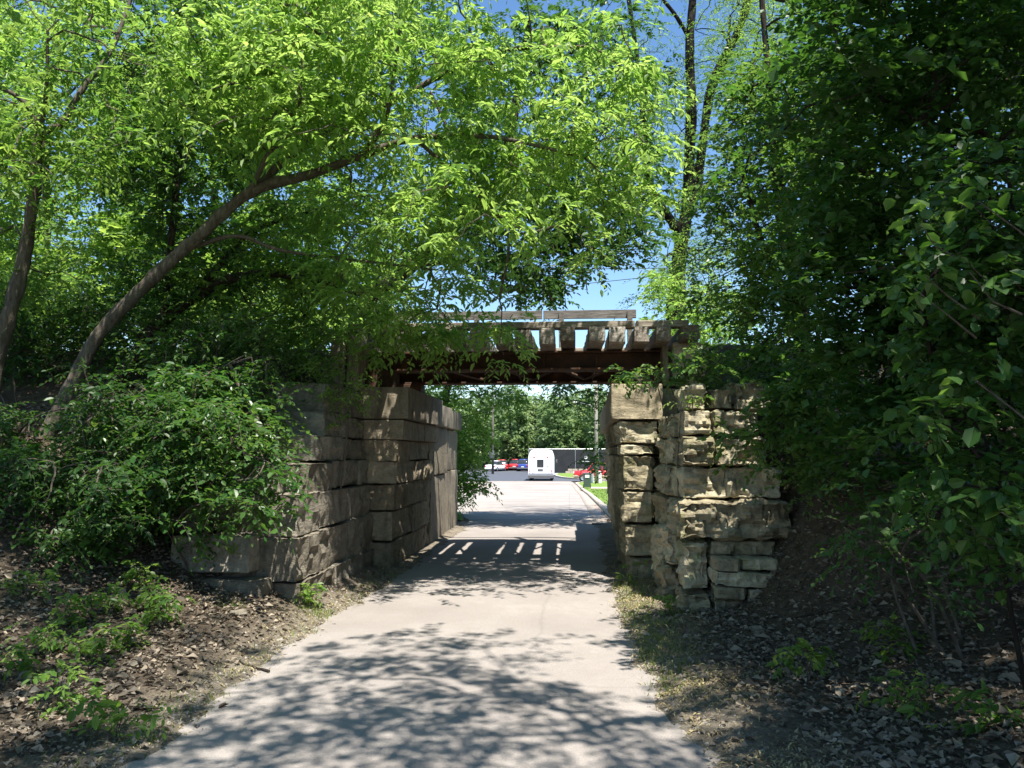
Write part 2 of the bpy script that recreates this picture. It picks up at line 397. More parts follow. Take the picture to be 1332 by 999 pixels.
def strip(name, ys, xa, xb, za, mat, h):
    """a raised kerb strip between x=xa(y) and xb(y) with height h"""
    pts = [(xa, .0), (xa, h), (xb, h), (xb, .0)]
    X = np.stack([np.asarray(p[0]) for p in pts], 1); Z = np.stack([za + p[1] for p in pts], 1); Y = np.repeat(ys[:, None], 4, 1)
    return sheet(name, X, Y, Z, mat, kind='structure')
ky = np.arange(18.6, 66.1, 1.2); kr = road_right(ky) + np.interp(ky, [18, 20], [.25, .05])
ky2 = np.concatenate([ky, [68, 70, 71.5, 72.5]]); kr2 = np.concatenate([kr, [.5, .9, 1.8, 3.6]])
gob = strip('gutter', ky, kr - .46, kr - .02, prof(ky) - .03, GUTTER, .036)
strip('kerb', ky2, kr2, kr2 + .17, prof(ky2) - .03, KERB, .15)
lx = np.linspace(0, 1, 12)
LX = (kr2 + .17)[:, None] * (1 - lx) + 26 * lx; LY = np.repeat(ky2[:, None], 12, 1)
keep = LY[:, 0] > 20.5
sheet('lawn', LX[keep], LY[keep], prof(LY[keep]) + .10 + 0 * LX[keep], LAWN, kind='structure')
XX, YY = np.meshgrid(np.linspace(1.5, 24, 8), np.linspace(56.5, 59.0, 4)); sheet('pavement', XX, YY, prof(YY) + .125, KERB, kind='structure')
# grassed island beyond the red car, with a curved kerb
isl = np.array([(-1.6, 99), (-1.75, 94), (-1.4, 88), (-.5, 82.5), (1.2, 78.6), (4, 77.2), (12, 77), (22, 77)])
ip, _ = smooth_path(np.c_[isl, np.zeros(len(isl))], np.zeros(len(isl)), 6)
g = Geo(); wN = np.gradient(ip[:, :2], axis=0); wN /= np.linalg.norm(wN, axis=1, keepdims=True); wN = np.c_[-wN[:, 1], wN[:, 0]]
ring = np.stack([np.c_[ip[:, :2], np.full(len(ip), -.95)], np.c_[ip[:, :2], np.full(len(ip), -.79)], np.c_[ip[:, :2] + wN * .3, np.full(len(ip), -.79)], np.c_[ip[:, :2] + wN * .3, np.full(len(ip), -.95)]], 1)
ni = len(ip); i0 = np.arange(ni - 1)[:, None] * 4 + np.arange(3)[None]
g.add(ring.reshape(-1, 3), np.stack([i0, i0 + 1, i0 + 5, i0 + 4], -1).reshape(-1, 4)); g.build('kerb', KERB, kind='structure')
inn = ip[:, :2] + wN * .28
XI = inn[:, :1] * (1 - lx) + 26 * lx; YI = inn[:, 1:2] * (1 - lx) + np.maximum(inn[:, 1:2], 99) * lx
sheet('lawn', XI, YI, np.full(XI.shape, -.80), LAWN, kind='structure')
# left island with pale kerb and left verge
g = Geo(); g.box((-9.7, 60, -.88), (6.2, 5.0, .3), .06); g.build('kerb', KERB, kind='structure')
g = Geo(); g.box((-9.9, 60.2, -.86), (5.6, 4.3, .3), .06); g.build('lawn', LAWN, kind='structure')
vy = np.arange(18.8, 31, .5); vr = road_left(vy) - .05; VX = vr[:, None] - np.linspace(0, 1, 10)[None] * 5
sheet('lawn', VX, np.repeat(vy[:, None], 10, 1), terrain(VX, np.repeat(vy[:, None], 10, 1)) + .03, LAWN, kind='structure')

# ------------------------------------------------------------------ stones
def stone_mesh(sx, sy, sz, seed, rough=.03, cell=.08, r=.03, layer=.5):
    hx, hy, hz = sx / 2, sy / 2, sz / 2; r = min(r, hx * .4, hy * .4, hz * .4)
    n = [int(min(30, max(3, s / cell))) for s in (sx, sy, sz)]
    V, F = rounded_grid_box(hx, hy, hz, r, n)
    inner = np.array([hx - r, hy - r, hz - r]); nrm = V - np.clip(V, -inner, inner); nrm /= np.maximum(np.linalg.norm(nrm, axis=1, keepdims=True), 1e-6)
    off = Vector((seed * 7.31 % 50, seed * 3.77 % 50, seed * 1.93 % 50))
    d = np.empty(len(V))
    for i, p in enumerate(V):
        q = Vector(p)
        d[i] = .8 * noise.fractal(q * 3.2 + off, 1.0, 2.0, 4) + .55 * (abs(noise.fractal(q * 6.5 + off, .9, 2.1, 4)) - .25) * -1.6 + layer * noise.fractal(Vector((q.x * 2, q.y * 2, q.z * 11)) + off, 1.0, 2.0, 3)
        w_ = q + .1 * noise.noise_vector(q * 4 + off); d[i] += .55 * noise.cell(Vector((w_.x * 4.2, w_.y * 4.2, w_.z * 6.5)) + off) + .3 * noise.cell(Vector((w_.x * 9, w_.y * 9, w_.z * 13)) + off) - .4
    horiz = 1 - .55 * np.abs(nrm[:, 2])
    # chipped edges: pull in near the arrises
    e = np.sort(np.abs(V) / np.array([hx, hy, hz]), axis=1)[:, 1]
    chip = np.clip((e - .88) / .12, 0, 1) * rough * np.clip(.15 + 1.3 * d, 0, 1.2)
    V = V + nrm * (rough * d * horiz - chip)[:, None]
    me = mesh_np('stone', V, F, smooth=True); me.set_sharp_from_angle(angle=math.radians(26)); return me

SEED = [1]
def stone(parent, x0, x1, y0, y1, z0, z1, mat, rough=.03, cell=.08, r=.03, gap=.009, rz=None, layer=.5, name='stone', tilt=0):
    SEED[0] += 1; s = SEED[0]; R = random.Random(s)
    me = stone_mesh(max(.05, x1 - x0 - gap), max(.05, y1 - y0 - gap), max(.04, z1 - z0 - gap), s, rough, cell, r, layer)
    loc = Vector(((x0 + x1) / 2, (y0 + y1) / 2, (z0 + z1) / 2)) - parent.location
    return link(name, me, mat, parent, loc, (R.uniform(-.008, .008), R.uniform(-.008, .008) + tilt, R.uniform(-.012, .012) if rz is None else rz))

# left abutment with its wing wall
AL = thing('stone_abutment', 'shaded brown stone abutment and wing wall under the left end of the rail bridge', 'abutment', (-2.75, 11.1, 0))
zc = [-.15, .38, .80, 1.17, 1.49, 1.80, 2.08, 2.54]; xc = [-2.46, -2.45, -2.43, -2.41, -2.40, -2.33, -2.25]
R = random.Random(3)
for i in range(7):
    cap = i == 6
    y = 11.1 + (.03 if not cap else 0); m = CONC if i == 6 else S_INNER
    ends = [11.1, 12.0 + .5 * (i % 2), 13.3 + .4 * ((i + 1) % 2), 14.2]
    if i >= 5: ends = [11.1, 12.6 + .3 * (i % 2), 14.2]
    for a, b in zip(ends[:-1], ends[1:]):
        j = R.uniform(-.02, .02) if i < 5 else 0
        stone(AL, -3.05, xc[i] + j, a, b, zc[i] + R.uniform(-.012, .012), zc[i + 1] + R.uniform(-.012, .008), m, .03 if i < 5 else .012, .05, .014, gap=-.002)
    if i == 5: continue
# smooth concrete continuation of the inner face
for a, b, z0, z1, dx in ((14.2, 16.0, -.15, 1.2, 0), (14.2, 16.0, 1.2, 2.1, .02), (14.2, 16.2, 2.1, 2.52, .1), (16.0, 17.9, -.15, 1.25, -.03), (16.0, 17.9, 1.25, 2.1, -.03), (16.2, 17.9, 2.1, 2.50, .06)):
    stone(AL, -3.05, -2.46 + dx, a, b, z0, z1, CONC, .012, .12, .02, name='concrete_block', layer=.2)
zw = [-.15, .30, .76, 1.18, 1.51, 1.80, 2.09, 2.44]
we = [8.0, 7.95, 8.05, 8.45, 8.85, 9.15, 9.3]; xw = [-2.70, -2.73, -2.76, -2.79, -2.82, -2.85, -2.88]
for i in range(7):
    y = we[i]; first = True
    while y < 11.05:
        L = R.uniform(.75, 1.25); b = y + L
        if 11.08 - b < .45: b = 11.08
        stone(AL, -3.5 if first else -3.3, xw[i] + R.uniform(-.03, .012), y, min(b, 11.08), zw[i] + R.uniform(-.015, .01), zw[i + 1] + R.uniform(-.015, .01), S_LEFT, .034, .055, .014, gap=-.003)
        y = b; first = False
for (x0, x1, y0, y1, z0, z1) in ((-3.95, -3.12, 7.75, 8.5, .42, .80), (-3.62, -2.98, 7.7, 8.1, .05, .38), (-4.15, -3.5, 7.95, 8.6, .80, 1.15), (-4.3, -3.65, 7.7, 8.3, .1, .42), (-3.48, -2.95, 8.06, 8.8, 1.18, 1.5)):
    stone(AL, x0, x1, y0, y1, z0, z1, S_LEFT, .03, .065, .018)
for (x0, x1, z1) in ((-3.3, -3.08, 3.18), (-3.06, -2.88, 3.12)):
    stone(AL, x0, x1, 10.75, 11.08, 2.46, z1, CONC, .015, .08, .02, name='backwall_block')
stone(AL, -3.6, -2.92, 11.3, 14.3, 2.55, 3.06, CONC, .012, .12, .02, name='backwall_block')

# right abutment and stepped wing wall
AR = thing('stone_abutment', 'sunlit rough buff stone abutment with stepped wing wall under the right end of the bridge', 'abutment', (1.2, 10.4, 0))
zc = [-.15, .30, .72, 1.12, 1.58, 1.72, 2.03, 2.50]; xi = [.72, .70, .68, .66, .66, .62, .54]; xo = [1.12, 1.08, 1.06, 1.08, 1.1, 1.14, 1.21]
for i in range(7):
    ys = [10.35, 11.0 + .35 * (i % 2), 12.5, 14.0 + .4 * (i % 2), 16.0, 17.8]
    for k, (a, b) in enumerate(zip(ys[:-1], ys[1:])):
        j = (R.uniform(-.03, .03) if i < 6 else 0) + .035 * k
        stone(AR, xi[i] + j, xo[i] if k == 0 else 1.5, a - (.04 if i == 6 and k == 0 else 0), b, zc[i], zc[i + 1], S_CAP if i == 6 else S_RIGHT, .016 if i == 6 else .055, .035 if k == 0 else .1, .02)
# wing: side pieces running from the pilaster to the front, then the front pieces
zw = [-.15, .22, .72, 1.12, 1.47, 1.78, 2.05, 2.33]; xs = [1.0, .98, 1.02, 1.05, 1.07, 1.09, 1.12]
for i in range(6):
    stone(AR, xs[i] + .04, 1.55, 9.2 + R.uniform(-.1, .1), 10.33, zw[i], zw[i + 1], S_RIGHT, .07, .045, .03, rz=R.uniform(-.05, .05))
def front(x0, x1, yf, z0, z1, mat=S_RIGHT, rough=.05, deep=.85, **k):
    dy = R.uniform(-.05, .05); stone(AR, x0, x1, yf + dy, yf + deep, z0, z1, mat, rough * 1.35, .032, .022, rz=R.uniform(-.035, .035), **k)
front(1.21, 1.45, 8.42, 2.05, 2.33); front(1.46, 1.72, 8.5, 2.06, 2.28, rough=.04); front(1.73, 2.1, 8.46, 2.05, 2.36)
front(1.18, 1.47, 8.36, 1.78, 2.05); front(1.47, 1.96, 8.38, 1.78, 2.05)
front(1.15, 1.50, 8.34, 1.47, 1.78); front(1.50, 2.02, 8.37, 1.47, 1.77)
front(1.14, 1.62, 8.46, 1.13, 1.47, rough=.035); front(1.62, 2.2, 8.5, 1.13, 1.46, rough=.035)
front(1.09, 2.24, 8.26, .73, 1.12, rough=.06)
front(1.14, 1.42, 8.30, .22, .72); front(1.42, 2.1, 8.36, .56, .72, rough=.03); front(1.42, 1.66, 8.10, .44, .58, rough=.02, deep=.5); front(1.67, 2.04, 8.08, .45, .575, rough=.022, deep=.5); front(1.41, 2.06, 8.06, .29, .445, rough=.022, deep=.5, tilt=.04); front(1.42, 1.72, 8.09, .17, .30, rough=.022, deep=.5); front(1.73, 2.02, 8.10, .16, .285, rough=.02, deep=.5)
front(1.11, 1.40, 8.24, -.15, .21); front(1.40, 1.80, 8.22, -.15, .18); front(1.82, 2.12, 8.0, -.12, .2, rough=.03, deep=.5)
stone(AR, .99, 1.4, 8.75, 9.5, -.15, .42, S_RIGHT, .09, .04, .03, rz=-.05); stone(AR, 1.0, 1.4, 8.7, 9.4, .42, .80, S_RIGHT, .09, .04, .03, rz=.04)
stone(AR, 1.42, 1.92, 11.0, 11.5, 2.52, 3.13, S_CAP, .01, .08, .015, name='backwall_block')
stone(AR, 1.30, 1.40, 11.15, 14.4, 2.52, 3.10, CONC, .008, .1, .015, name='backwall_slab')
stone(AR, 1.55, 2.15, 11.52, 14.3, 2.55, 3.06, CONC, .012, .12, .02, name='backwall_block')

# ------------------------------------------------------------------ railway bridge
BR = thing('railway_bridge', 'low rusted steel rail bridge with timber ties spanning the lane', 'bridge', (-.8, 12.8, 0))
def bpart(g, name, mat, parent=BR, **kw):
    o = g.build(name, mat, None, **kw)
    o.parent = parent; o.matrix_parent_inverse = Matrix.Translation(-BR.location) if parent is BR else Matrix.Identity(4)
    return o
for k, y in enumerate((11.50, 13.62)):
    gd = bpart(Geo().box((-.8, y, 2.93), (4.5, .022, .26)), 'girder', RUST)
    gl = gd.matrix_parent_inverse
    for nm, z, w, h in (('flange', 2.80, .34, .03), ('flange', 3.048, .34, .028)):
        o = bpart(Geo().box((-.8, y, z), (4.5, w, h), .006), nm, RUST, gd)
    for x in np.arange(-2.6, 1.2, .75):
        bpart(Geo().box((x, y - .055, 2.925), (.018, .085, .21)), 'stiffener', RUST, gd)
    rv = Geo()
    for x in np.arange(-2.95, 1.35, .11):
        for z in (2.835, 3.02): rv.box((x, y - .02, z), (.028, .022, .028))
    bpart(rv, 'rivets', RUST, gd, kind='stuff')
    for sx in (-2.72, 1.05):
        bpart(Geo().box((sx, y, 2.66), (.42, .42, .25), .015), 'bearing', RUST)
for x in (-2.0, -.8, .4):
    bpart(Geo().box((x, 12.56, 2.95), (.07, 2.0, .02)).box((x, 12.56, 2.9), (.02, 2.0, .12)), 'cross_frame', RUST)
ys_l = np.linspace(-2.3, .7, 8)
for a, b in zip(ys_l[:-1], ys_l[1:]):
    s = 1 if int(round((a + 2.3) / .43)) % 2 else -1
    c0, c1 = (11.6, 13.5) if s > 0 else (13.5, 11.6)
    bpart(Geo().tube([(a, c0, 2.85), (b, c1, 2.85)], .028, 4), 'lateral_brace', RUST)
tx = -2.95; R = random.Random(8); k = 0
while tx < 1.5:
    w = R.uniform(.195, .235); h = R.uniform(.19, .25); y0 = 10.67 + R.uniform(-.1, .06)
    zt = 3.29
    me = stone_mesh(w, 3.1, h, 500 + k, .012, .14, .015, .2); me.name = 'tie'
    o = link('tie', me, TIE, BR, Vector((tx + w / 2, y0 + 1.55, zt - h / 2 - .004)) - BR.location, (R.uniform(-.01, .01), R.uniform(-.03, .03), R.uniform(-.02, .02)))
    tx += w + R.uniform(.07, .15); k += 1
for (x0, x1) in ((-3.05, .9), (.91, 1.62)):
    bpart(Geo().box(((x0 + x1) / 2, 10.86, 3.343), (x1 - x0 - .01, .2, .095), .012), 'guard_timber', GREYWOOD)
for (x0, x1) in ((-3.05, -.4), (-.39, 1.62)):
    bpart(Geo().box(((x0 + x1) / 2, 13.66, 3.345), (x1 - x0 - .01, .2, .11), .012), 'guard_timber', GREYWOOD)
for (x0, x1) in ((-3.1, -.45), (-.44, 1.18)):
    bpart(Geo().box(((x0 + x1) / 2, 13.86, 4.02), (x1 - x0 - .008, .045, .15), .006), 'handrail_board', DARKWOOD)
for x in (-2.9, -1.6, -.12, 1.06):
    bpart(Geo().box((x, 13.79, 3.68), (.09, .09, .76), .008), 'handrail_post', DARKWOOD)

# ------------------------------------------------------------------ trees and plants
T6 = (np.array([(0, 0, 0), (.33, .5, .10), (.72, .34, .07), (1, 0, -.06), (.72, -.34, .07), (.33, -.5, .10)]), np.array([[0, 3, 2, 1], [0, 5, 4, 3]]))
TR = (np.array([(0, 0, 0), (.25, .44, .08), (.68, .45, .06), (1, 0, -.08), (.68, -.45, .06), (.25, -.44, .08)]), np.array([[0, 3, 2, 1], [0, 5, 4, 3]]))
T4 = (np.array([(0, 0, 0), (.5, .5, .10), (1, 0, 0), (.5, -.5, .10)]), np.array([[0, 3, 2, 1]]))

def unit(a): return a / np.maximum(np.linalg.norm(a, axis=-1, keepdims=True), 1e-9)

def leaf_arrays(pos, d, n0, size, w, tmpl, tint):
    d = unit(d); n = unit(n0 - (n0 * d).sum(-1, keepdims=True) * d); s = np.cross(n, d)
    V, F = tmpl; k = len(V)
    v = pos[:, None] + size[:, None, None] * (V[None, :, 0:1] * d[:, None] + V[None, :, 1:2] * w * s[:, None] + V[None, :, 2:3] * n[:, None])
    f = (F[None] + (np.arange(len(pos)) * k)[:, None, None]).reshape(-1, 4)
    return v.reshape(-1, 3), f, np.repeat(tint, k)

def sprays(clumps, cr, per, m, L, leaf, w, tmpl, droop=.45, up=.9, hang=.15, flat=.5, tvar=.35, tbase=.45, along=(-1, 0)):
    N = len(clumps); n = N * per
    ct = np.repeat(np.clip(tbase + rng.normal(0, .22, N), 0, 1), per)
    o = rng.normal(0, 1, (n, 3)); o[:, 2] = o[:, 2] * flat + .1
    st = np.repeat(clumps, per, 0) + o * cr * np.array([.55, .55, .5]) * rng.uniform(.2, 1, (n, 1))
    d = unit(o + rng.normal(0, .5, (n, 3)) * np.array([1, 1, .5]))
    Ls = L * rng.uniform(.6, 1.3, n)
    tt = (np.arange(m) + .6) / m
    pos = st[:, None] + d[:, None] * (Ls[:, None] * tt[None])[..., None]
    pos[..., 2] -= droop * Ls[:, None] * tt[None] ** 2
    tang = d[:, None] + np.array([0, 0, -1.0]) * (2 * droop * tt)[None, :, None]
    side = unit(np.cross(d, np.array([0, 0, 1.0]) + rng.normal(0, .15, (n, 3))))
    sg = np.where(np.arange(m) % 2, 1.0, -1.0); sg[-1] = .1
    ax = unit(tang) * .65 + side[:, None] * sg[None, :, None] * .95 + rng.normal(0, .32, (n, m, 3)); ax[..., 2] -= hang
    nn = np.array([0, 0, up]) + rng.normal(0, .45, (n, m, 3)) + .25 * SUN
    size = leaf * np.clip(rng.lognormal(-.06, .3, (n, m)), .4, 1.7) * np.repeat(rng.uniform(.8, 1.2, N), per)[:, None] * (1 - .25 * np.abs(tt[None] * 2 - 1))
    tint = np.clip(ct[:, None] + rng.normal(0, tvar * .5, (n, m)) + .12 * (tt[None] - .5), 0, 1)
    lv = leaf_arrays(pos.reshape(-1, 3), ax.reshape(-1, 3), nn.reshape(-1, 3), size.ravel(), w, tmpl, tint.ravel())
    return lv, (st, d, Ls, droop)

def rachis_arrays(info, r=.0025):
    st, d, Ls, droop = info; n = len(st); tt = np.array([0, .5, 1.0])
    p = st[:, None] + d[:, None] * (Ls[:, None] * tt)[..., None]; p[..., 2] -= droop * Ls[:, None] * tt ** 2
    a = unit(np.cross(d, np.array([.1, .2, 1.0]))); b = np.cross(d, a)
    th = np.array([0, 2.1, 4.2]); rr = r * np.array([1, .8, .4])
    v = p[:, :, None] + rr[None, :, None, None] * (np.cos(th)[None, None, :, None] * a[:, None, None] + np.sin(th)[None, None, :, None] * b[:, None, None])
    i = np.array([[k * 3 + j, k * 3 + (j + 1) % 3, k * 3 + 3 + (j + 1) % 3, k * 3 + 3 + j] for k in range(2) for j in range(3)])
    f = (i[None] + (np.arange(n) * 9)[:, None, None]).reshape(-1, 4)
    return v.reshape(-1, 3), f

def grow(nodes, clumps, base_r=.004, up_bias=.25):
    """connects every clump to the nearest node already on the tree; returns polylines with radii"""
    nodes = [np.asarray(p, float) for p in nodes]; n0 = len(nodes)
    if n0 == 0 or len(clumps) == 0: return []
    A = np.array(nodes); d0 = np.linalg.norm(clumps[:, None] - A[None], axis=2).min(1); order = np.argsort(d0)
    P_ = np.empty((n0 + len(clumps), 3)); P_[:n0] = A; par = np.full(n0 + len(clumps), -1); cnt = np.zeros(n0 + len(clumps)); dep = np.zeros(n0 + len(clumps))
    for k, ci in enumerate(order):
        c = clumps[ci]; i = n0 + k; diff = c - P_[:i]
        cost = np.linalg.norm(diff, axis=1) + .12 * dep[:i] + up_bias * np.maximum(0, -diff[:, 2])
        j = int(np.argmin(cost)); P_[i] = c; par[i] = j; dep[i] = dep[j] + 1
    for i in range(len(P_) - 1, n0 - 1, -1):
        cnt[i] += 1; cnt[par[i]] += cnt[i]
    out = []
    for i in range(n0, len(P_)):
        a, b = P_[par[i]], P_[i]; L = np.linalg.norm(b - a); mid = (a + b) / 2 + rng.normal(0, .09 * L, 3) + np.array([0, 0, .07 * L])
        ra, rb = base_r * (cnt[i] + 1) ** .5, base_r * max(1, cnt[i]) ** .5
        out.append((np.array([a, (a + mid) / 2 + rng.normal(0, .02 * L, 3), mid, (b + mid) / 2 + rng.normal(0, .03 * L, 3), b]), np.linspace(ra, rb, 5)))
    return out

def region(u0, v0, u1, v1, Y0, Y1, n, ellipse=True, holes=(), zmin=.15):
    out = []
    while len(out) < n:
        a, b = rng.uniform(-1, 1, 2)
        if ellipse and a * a + b * b > 1: continue
        u, v = (u0 + u1) / 2 + a * (u1 - u0) / 2, (v0 + v1) / 2 + b * (v1 - v0) / 2
        if any(abs((u - h[0]) / h[2]) ** 2 + abs((v - h[1]) / h[3]) ** 2 < 1 for h in holes): continue
        p = P(u, v, rng.uniform(Y0, Y1))
        if p[2] < ground_z(p[0], p[1]) + zmin: continue
        out.append(p)
    return np.array(out)

WINDOWS = []          # (axis, plane, a0, a1, b0, b1, chance): wall or ground patches that the photo shows in sun
def sunlit_filter(cl):
    keep = np.ones(len(cl), bool)
    for ax, pl, a0, a1, b0, b1, ch in WINDOWS:
        t_ = (cl[:, ax] - pl) / SUN[ax]; q = cl - t_[:, None] * SUN
        a, b = (q[:, 0], q[:, 2]) if ax == 1 else (q[:, 0], q[:, 1]) if ax == 2 else (q[:, 1], q[:, 2])
        keep &= ~((t_ > 0.1) & (a > a0) & (a < a1) & (b > b0) & (b < b1) & (rng.uniform(0, 1, len(cl)) < ch))
    return cl[keep]
WINDOWS += [(1, 8.35, .4, 2.25, .1, 3.0, .93), (1, 10.35, .2, 1.6, -.1, 2.9, .97), (2, 0.0, -2.0, .9, 7.3, 11.9, .75), (0, -2.6, 7.9, 11.6, -.1, 2.4, .45), (2, 3.3, -2.9, 1.4, 10.5, 13.9, .88), (2, 0.0, -1.6, .5, 5.2, 6.6, .3)]
def ball(c, r, n, shell=.45, flat_bottom=True):
    o = unit(rng.normal(0, 1, (n, 3))) * rng.uniform(shell, 1, (n, 1)) ** .7
    if flat_bottom: o[:, 2] = np.where(o[:, 2] < -.5, o[:, 2] * .6, o[:, 2])
    return np.asarray(c, float) + o * np.asarray(r, float)

def plant(name, label, cat, base, limbs, clumps, leafmat, barkmat=None, cr=.3, per=10, m=10, L=.34, leaf=.09, w=.4, tmpl=T6,
          group=None, twig=True, base_r=.004, seg=9, rach=.002, crown='crown', sunwin=True, extra=None, **kw):
    """limbs: list of (points, radii); the first is the trunk."""
    barkmat = barkmat or BARK
    root = thing(name, label, cat, base, group=group); b = np.array(root.location)
    nodes = []
    for k, (pts, rad) in enumerate(limbs):
        pp, rr = smooth_path(pts, rad, 6); nodes += list(pp[len(pp) // 3 if k == 0 else 1:])
        wob = rng.normal(0, .06, len(pp)) * rr; 
        v, f = tube_arrays(pp - b, rr + wob, seg if k == 0 else 7)
        nrm = v.reshape(len(pp), -1, 3) - (pp - b)[:, None]
        v = (v.reshape(len(pp), -1, 3) + nrm * rng.normal(0, .07, nrm.shape[:2] + (1,))).reshape(-1, 3)
        link('trunk' if k == 0 else 'branch', mesh_np('trunk', v, f, smooth=True), barkmat, root)
    if clumps is not None and len(clumps):
        if sunwin: clumps = sunlit_filter(clumps)
        if extra is not None: clumps = np.vstack([clumps, extra])
        (lv, lf, lt), info = sprays(clumps, cr, per, m, L, leaf, w, tmpl, **kw)
        link(crown, mesh_np(crown, lv - b, lf, {'tint': lt}), leafmat, root, kind='stuff')
        if twig:
            g = Geo()
            for pts, rad in grow(nodes, clumps, base_r): g.tube(pts - b, rad, 5, cap=False)
            if rach: v, f = rachis_arrays(info, rach); g.add(v - b, f)
            if g.n: g.build('twigs', barkmat, root, kind='stuff')
    return root

def limb(pts, Y=None):
    """pts: (u, v, Y, width_px) -> world points and radii"""
    return np.array([P(p[0], p[1], p[2]) for p in pts]), np.array([p[3] * p[2] / FPX / 2 for p in pts])

def rooted(l, dz=.15):
    """lead the first point of a limb down into the ground"""
    p, r = l; z = ground_z(p[0][0], p[0][1]); q = np.array([p[0][0] - .03, p[0][1], z - dz])
    if p[0][2] - z > .1: p = np.vstack([q, p]); r = np.concatenate([[r[0] * 1.35], r])
    else: p = p.copy(); p[0][2] = z - dz
    return p, r

def base_of(l): return (l[0][0][0], l[0][0][1], ground_z(l[0][0][0], l[0][0][1]))

SKYH = ((768, 372, 50, 26), (872, 190, 20, 60), (905, 50, 34, 55), (842, 345, 14, 26))
# 1 leaning box elder over the lane
TRH = ((370, 235, 75, 28), (450, 210, 60, 22), (665, 15, 60, 28), (560, 105, 60, 12))
tr = rooted(limb([(48, 605, 8.6, 24), (85, 520, 8.7, 21), (125, 440, 8.8, 19), (190, 370, 8.8, 18), (255, 310, 8.8, 17), (325, 250, 8.9, 15), (400, 228, 8.8, 13), (470, 203, 8.7, 11), (540, 180, 8.6, 8), (640, 178, 8.6, 6), (760, 205, 8.7, 3)]))
lb = [tr, limb([(330, 248, 8.9, 13), (375, 205, 9.0, 11), (440, 160, 9.0, 10), (515, 130, 9.0, 9), (580, 95, 9.0, 8), (660, 65, 8.9, 6), (760, 60, 8.8, 3)]),
      limb([(240, 325, 8.85, 8), (307, 307, 9.0, 6), (364, 325, 9.1, 5), (458, 338, 9.2, 4), (560, 350, 9.2, 3)]),
      limb([(470, 203, 8.7, 8), (500, 160, 8.4, 6), (510, 110, 8.2, 5), (520, 40, 8.0, 4)]),
      limb([(325, 250, 8.9, 9), (350, 200, 8.6, 7), (385, 160, 8.4, 5), (392, 90, 8.2, 4), (400, 20, 8.1, 3)]),
      limb([(540, 180, 8.6, 6), (600, 235, 8.9, 5), (660, 300, 9.2, 4), (650, 390, 9.5, 3)])]
cl = np.vstack([region(290, -80, 860, 320, 7.6, 10.4, 310, holes=SKYH + TRH), region(210, -60, 520, 200, 7.4, 9.8, 80), region(400, 240, 670, 412, 8.6, 10.2, 64, holes=SKYH), region(640, 90, 880, 350, 8.0, 10.0, 60, holes=SKYH),
                region(630, 400, 690, 460, 9.4, 10.2, 3), region(470, 400, 550, 460, 9.4, 10.2, 6)])
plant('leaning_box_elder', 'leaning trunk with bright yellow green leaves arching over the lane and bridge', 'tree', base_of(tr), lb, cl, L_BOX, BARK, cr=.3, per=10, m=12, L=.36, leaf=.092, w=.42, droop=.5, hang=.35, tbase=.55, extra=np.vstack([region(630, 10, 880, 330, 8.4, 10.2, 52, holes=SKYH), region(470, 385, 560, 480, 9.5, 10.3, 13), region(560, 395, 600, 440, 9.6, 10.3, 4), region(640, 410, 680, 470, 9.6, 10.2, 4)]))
# 2 lower leaning stem
tr = rooted(limb([(105, 560, 9.6, 24), (150, 500, 9.8, 21), (200, 430, 9.9, 19), (250, 388, 10.0, 17), (322, 357, 9.9, 12), (406, 364, 9.8, 7), (470, 385, 9.8, 4)]))
lb = [tr, limb([(250, 388, 10.0, 11), (290, 340, 10.2, 9), (330, 300, 10.4, 7), (420, 270, 10.6, 4)])]
cl = np.vstack([region(230, 250, 500, 440, 9.6, 11.2, 60), region(300, 330, 470, 440, 9.3, 10.6, 22)])
plant('leaning_tree', 'thinner dark stem leaning below the big arching trunk', 'tree', base_of(tr), lb, cl, L_MID, BARK_DARK, cr=.3, per=9, m=12, L=.34, leaf=.092, w=.4, droop=.5, hang=.25)
# 3 far left trunk
tr = rooted(limb([(-22, 560, 8.6, 24), (-5, 470, 8.6, 22), (12, 410, 8.5, 20), (32, 330, 8.5, 18), (44, 250, 8.4, 16), (52, 170, 8.4, 15)]))
lb = [tr, limb([(52, 172, 8.4, 10), (40, 145, 8.3, 8), (22, 125, 8.2, 7), (-10, 110, 8.1, 5)]), limb([(52, 172, 8.4, 11), (80, 160, 8.5, 10), (108, 115, 8.6, 9), (145, 65, 8.7, 7), (170, 0, 8.8, 5)]), limb([(48, 210, 8.4, 7), (60, 120, 8.0, 6), (62, 40, 7.8, 4)])]
cl = np.vstack([region(-120, -60, 230, 230, 7.2, 9.8, 110), region(-80, 180, 150, 420, 8.4, 10.2, 40)])
plant('slim_tree', 'upright grey trunk forking high beside the left picture edge', 'tree', base_of(tr), lb, cl, L_MID, BARK, cr=.32, per=8, m=12, L=.36, leaf=.09, w=.42, droop=.5, hang=.25)
# 4 slender dark stem
tr = rooted(limb([(196, 560, 9.9, 11), (210, 480, 9.9, 10), (213, 420, 9.9, 10), (222, 320, 9.8, 9), (234, 200, 9.8, 9), (238, 172, 9.8, 8)]))
lb = [tr, limb([(238, 172, 9.8, 6), (222, 130, 9.7, 5), (212, 70, 9.6, 4), (200, 0, 9.6, 3)]), limb([(238, 172, 9.8, 6), (252, 145, 9.8, 5), (246, 80, 9.8, 5), (246, 0, 9.8, 4)])]
cl = np.vstack([region(130, -80, 330, 300, 9.0, 11.2, 95), region(150, 230, 330, 440, 9.4, 11.2, 40)])
plant('slender_tree', 'thin straight dark stem with deep green leaves between the two leaning trunks', 'tree', base_of(tr), lb, cl, L_DARK, BARK_DARK, cr=.3, per=9, m=12, L=.34, leaf=.09, w=.45, droop=.45)
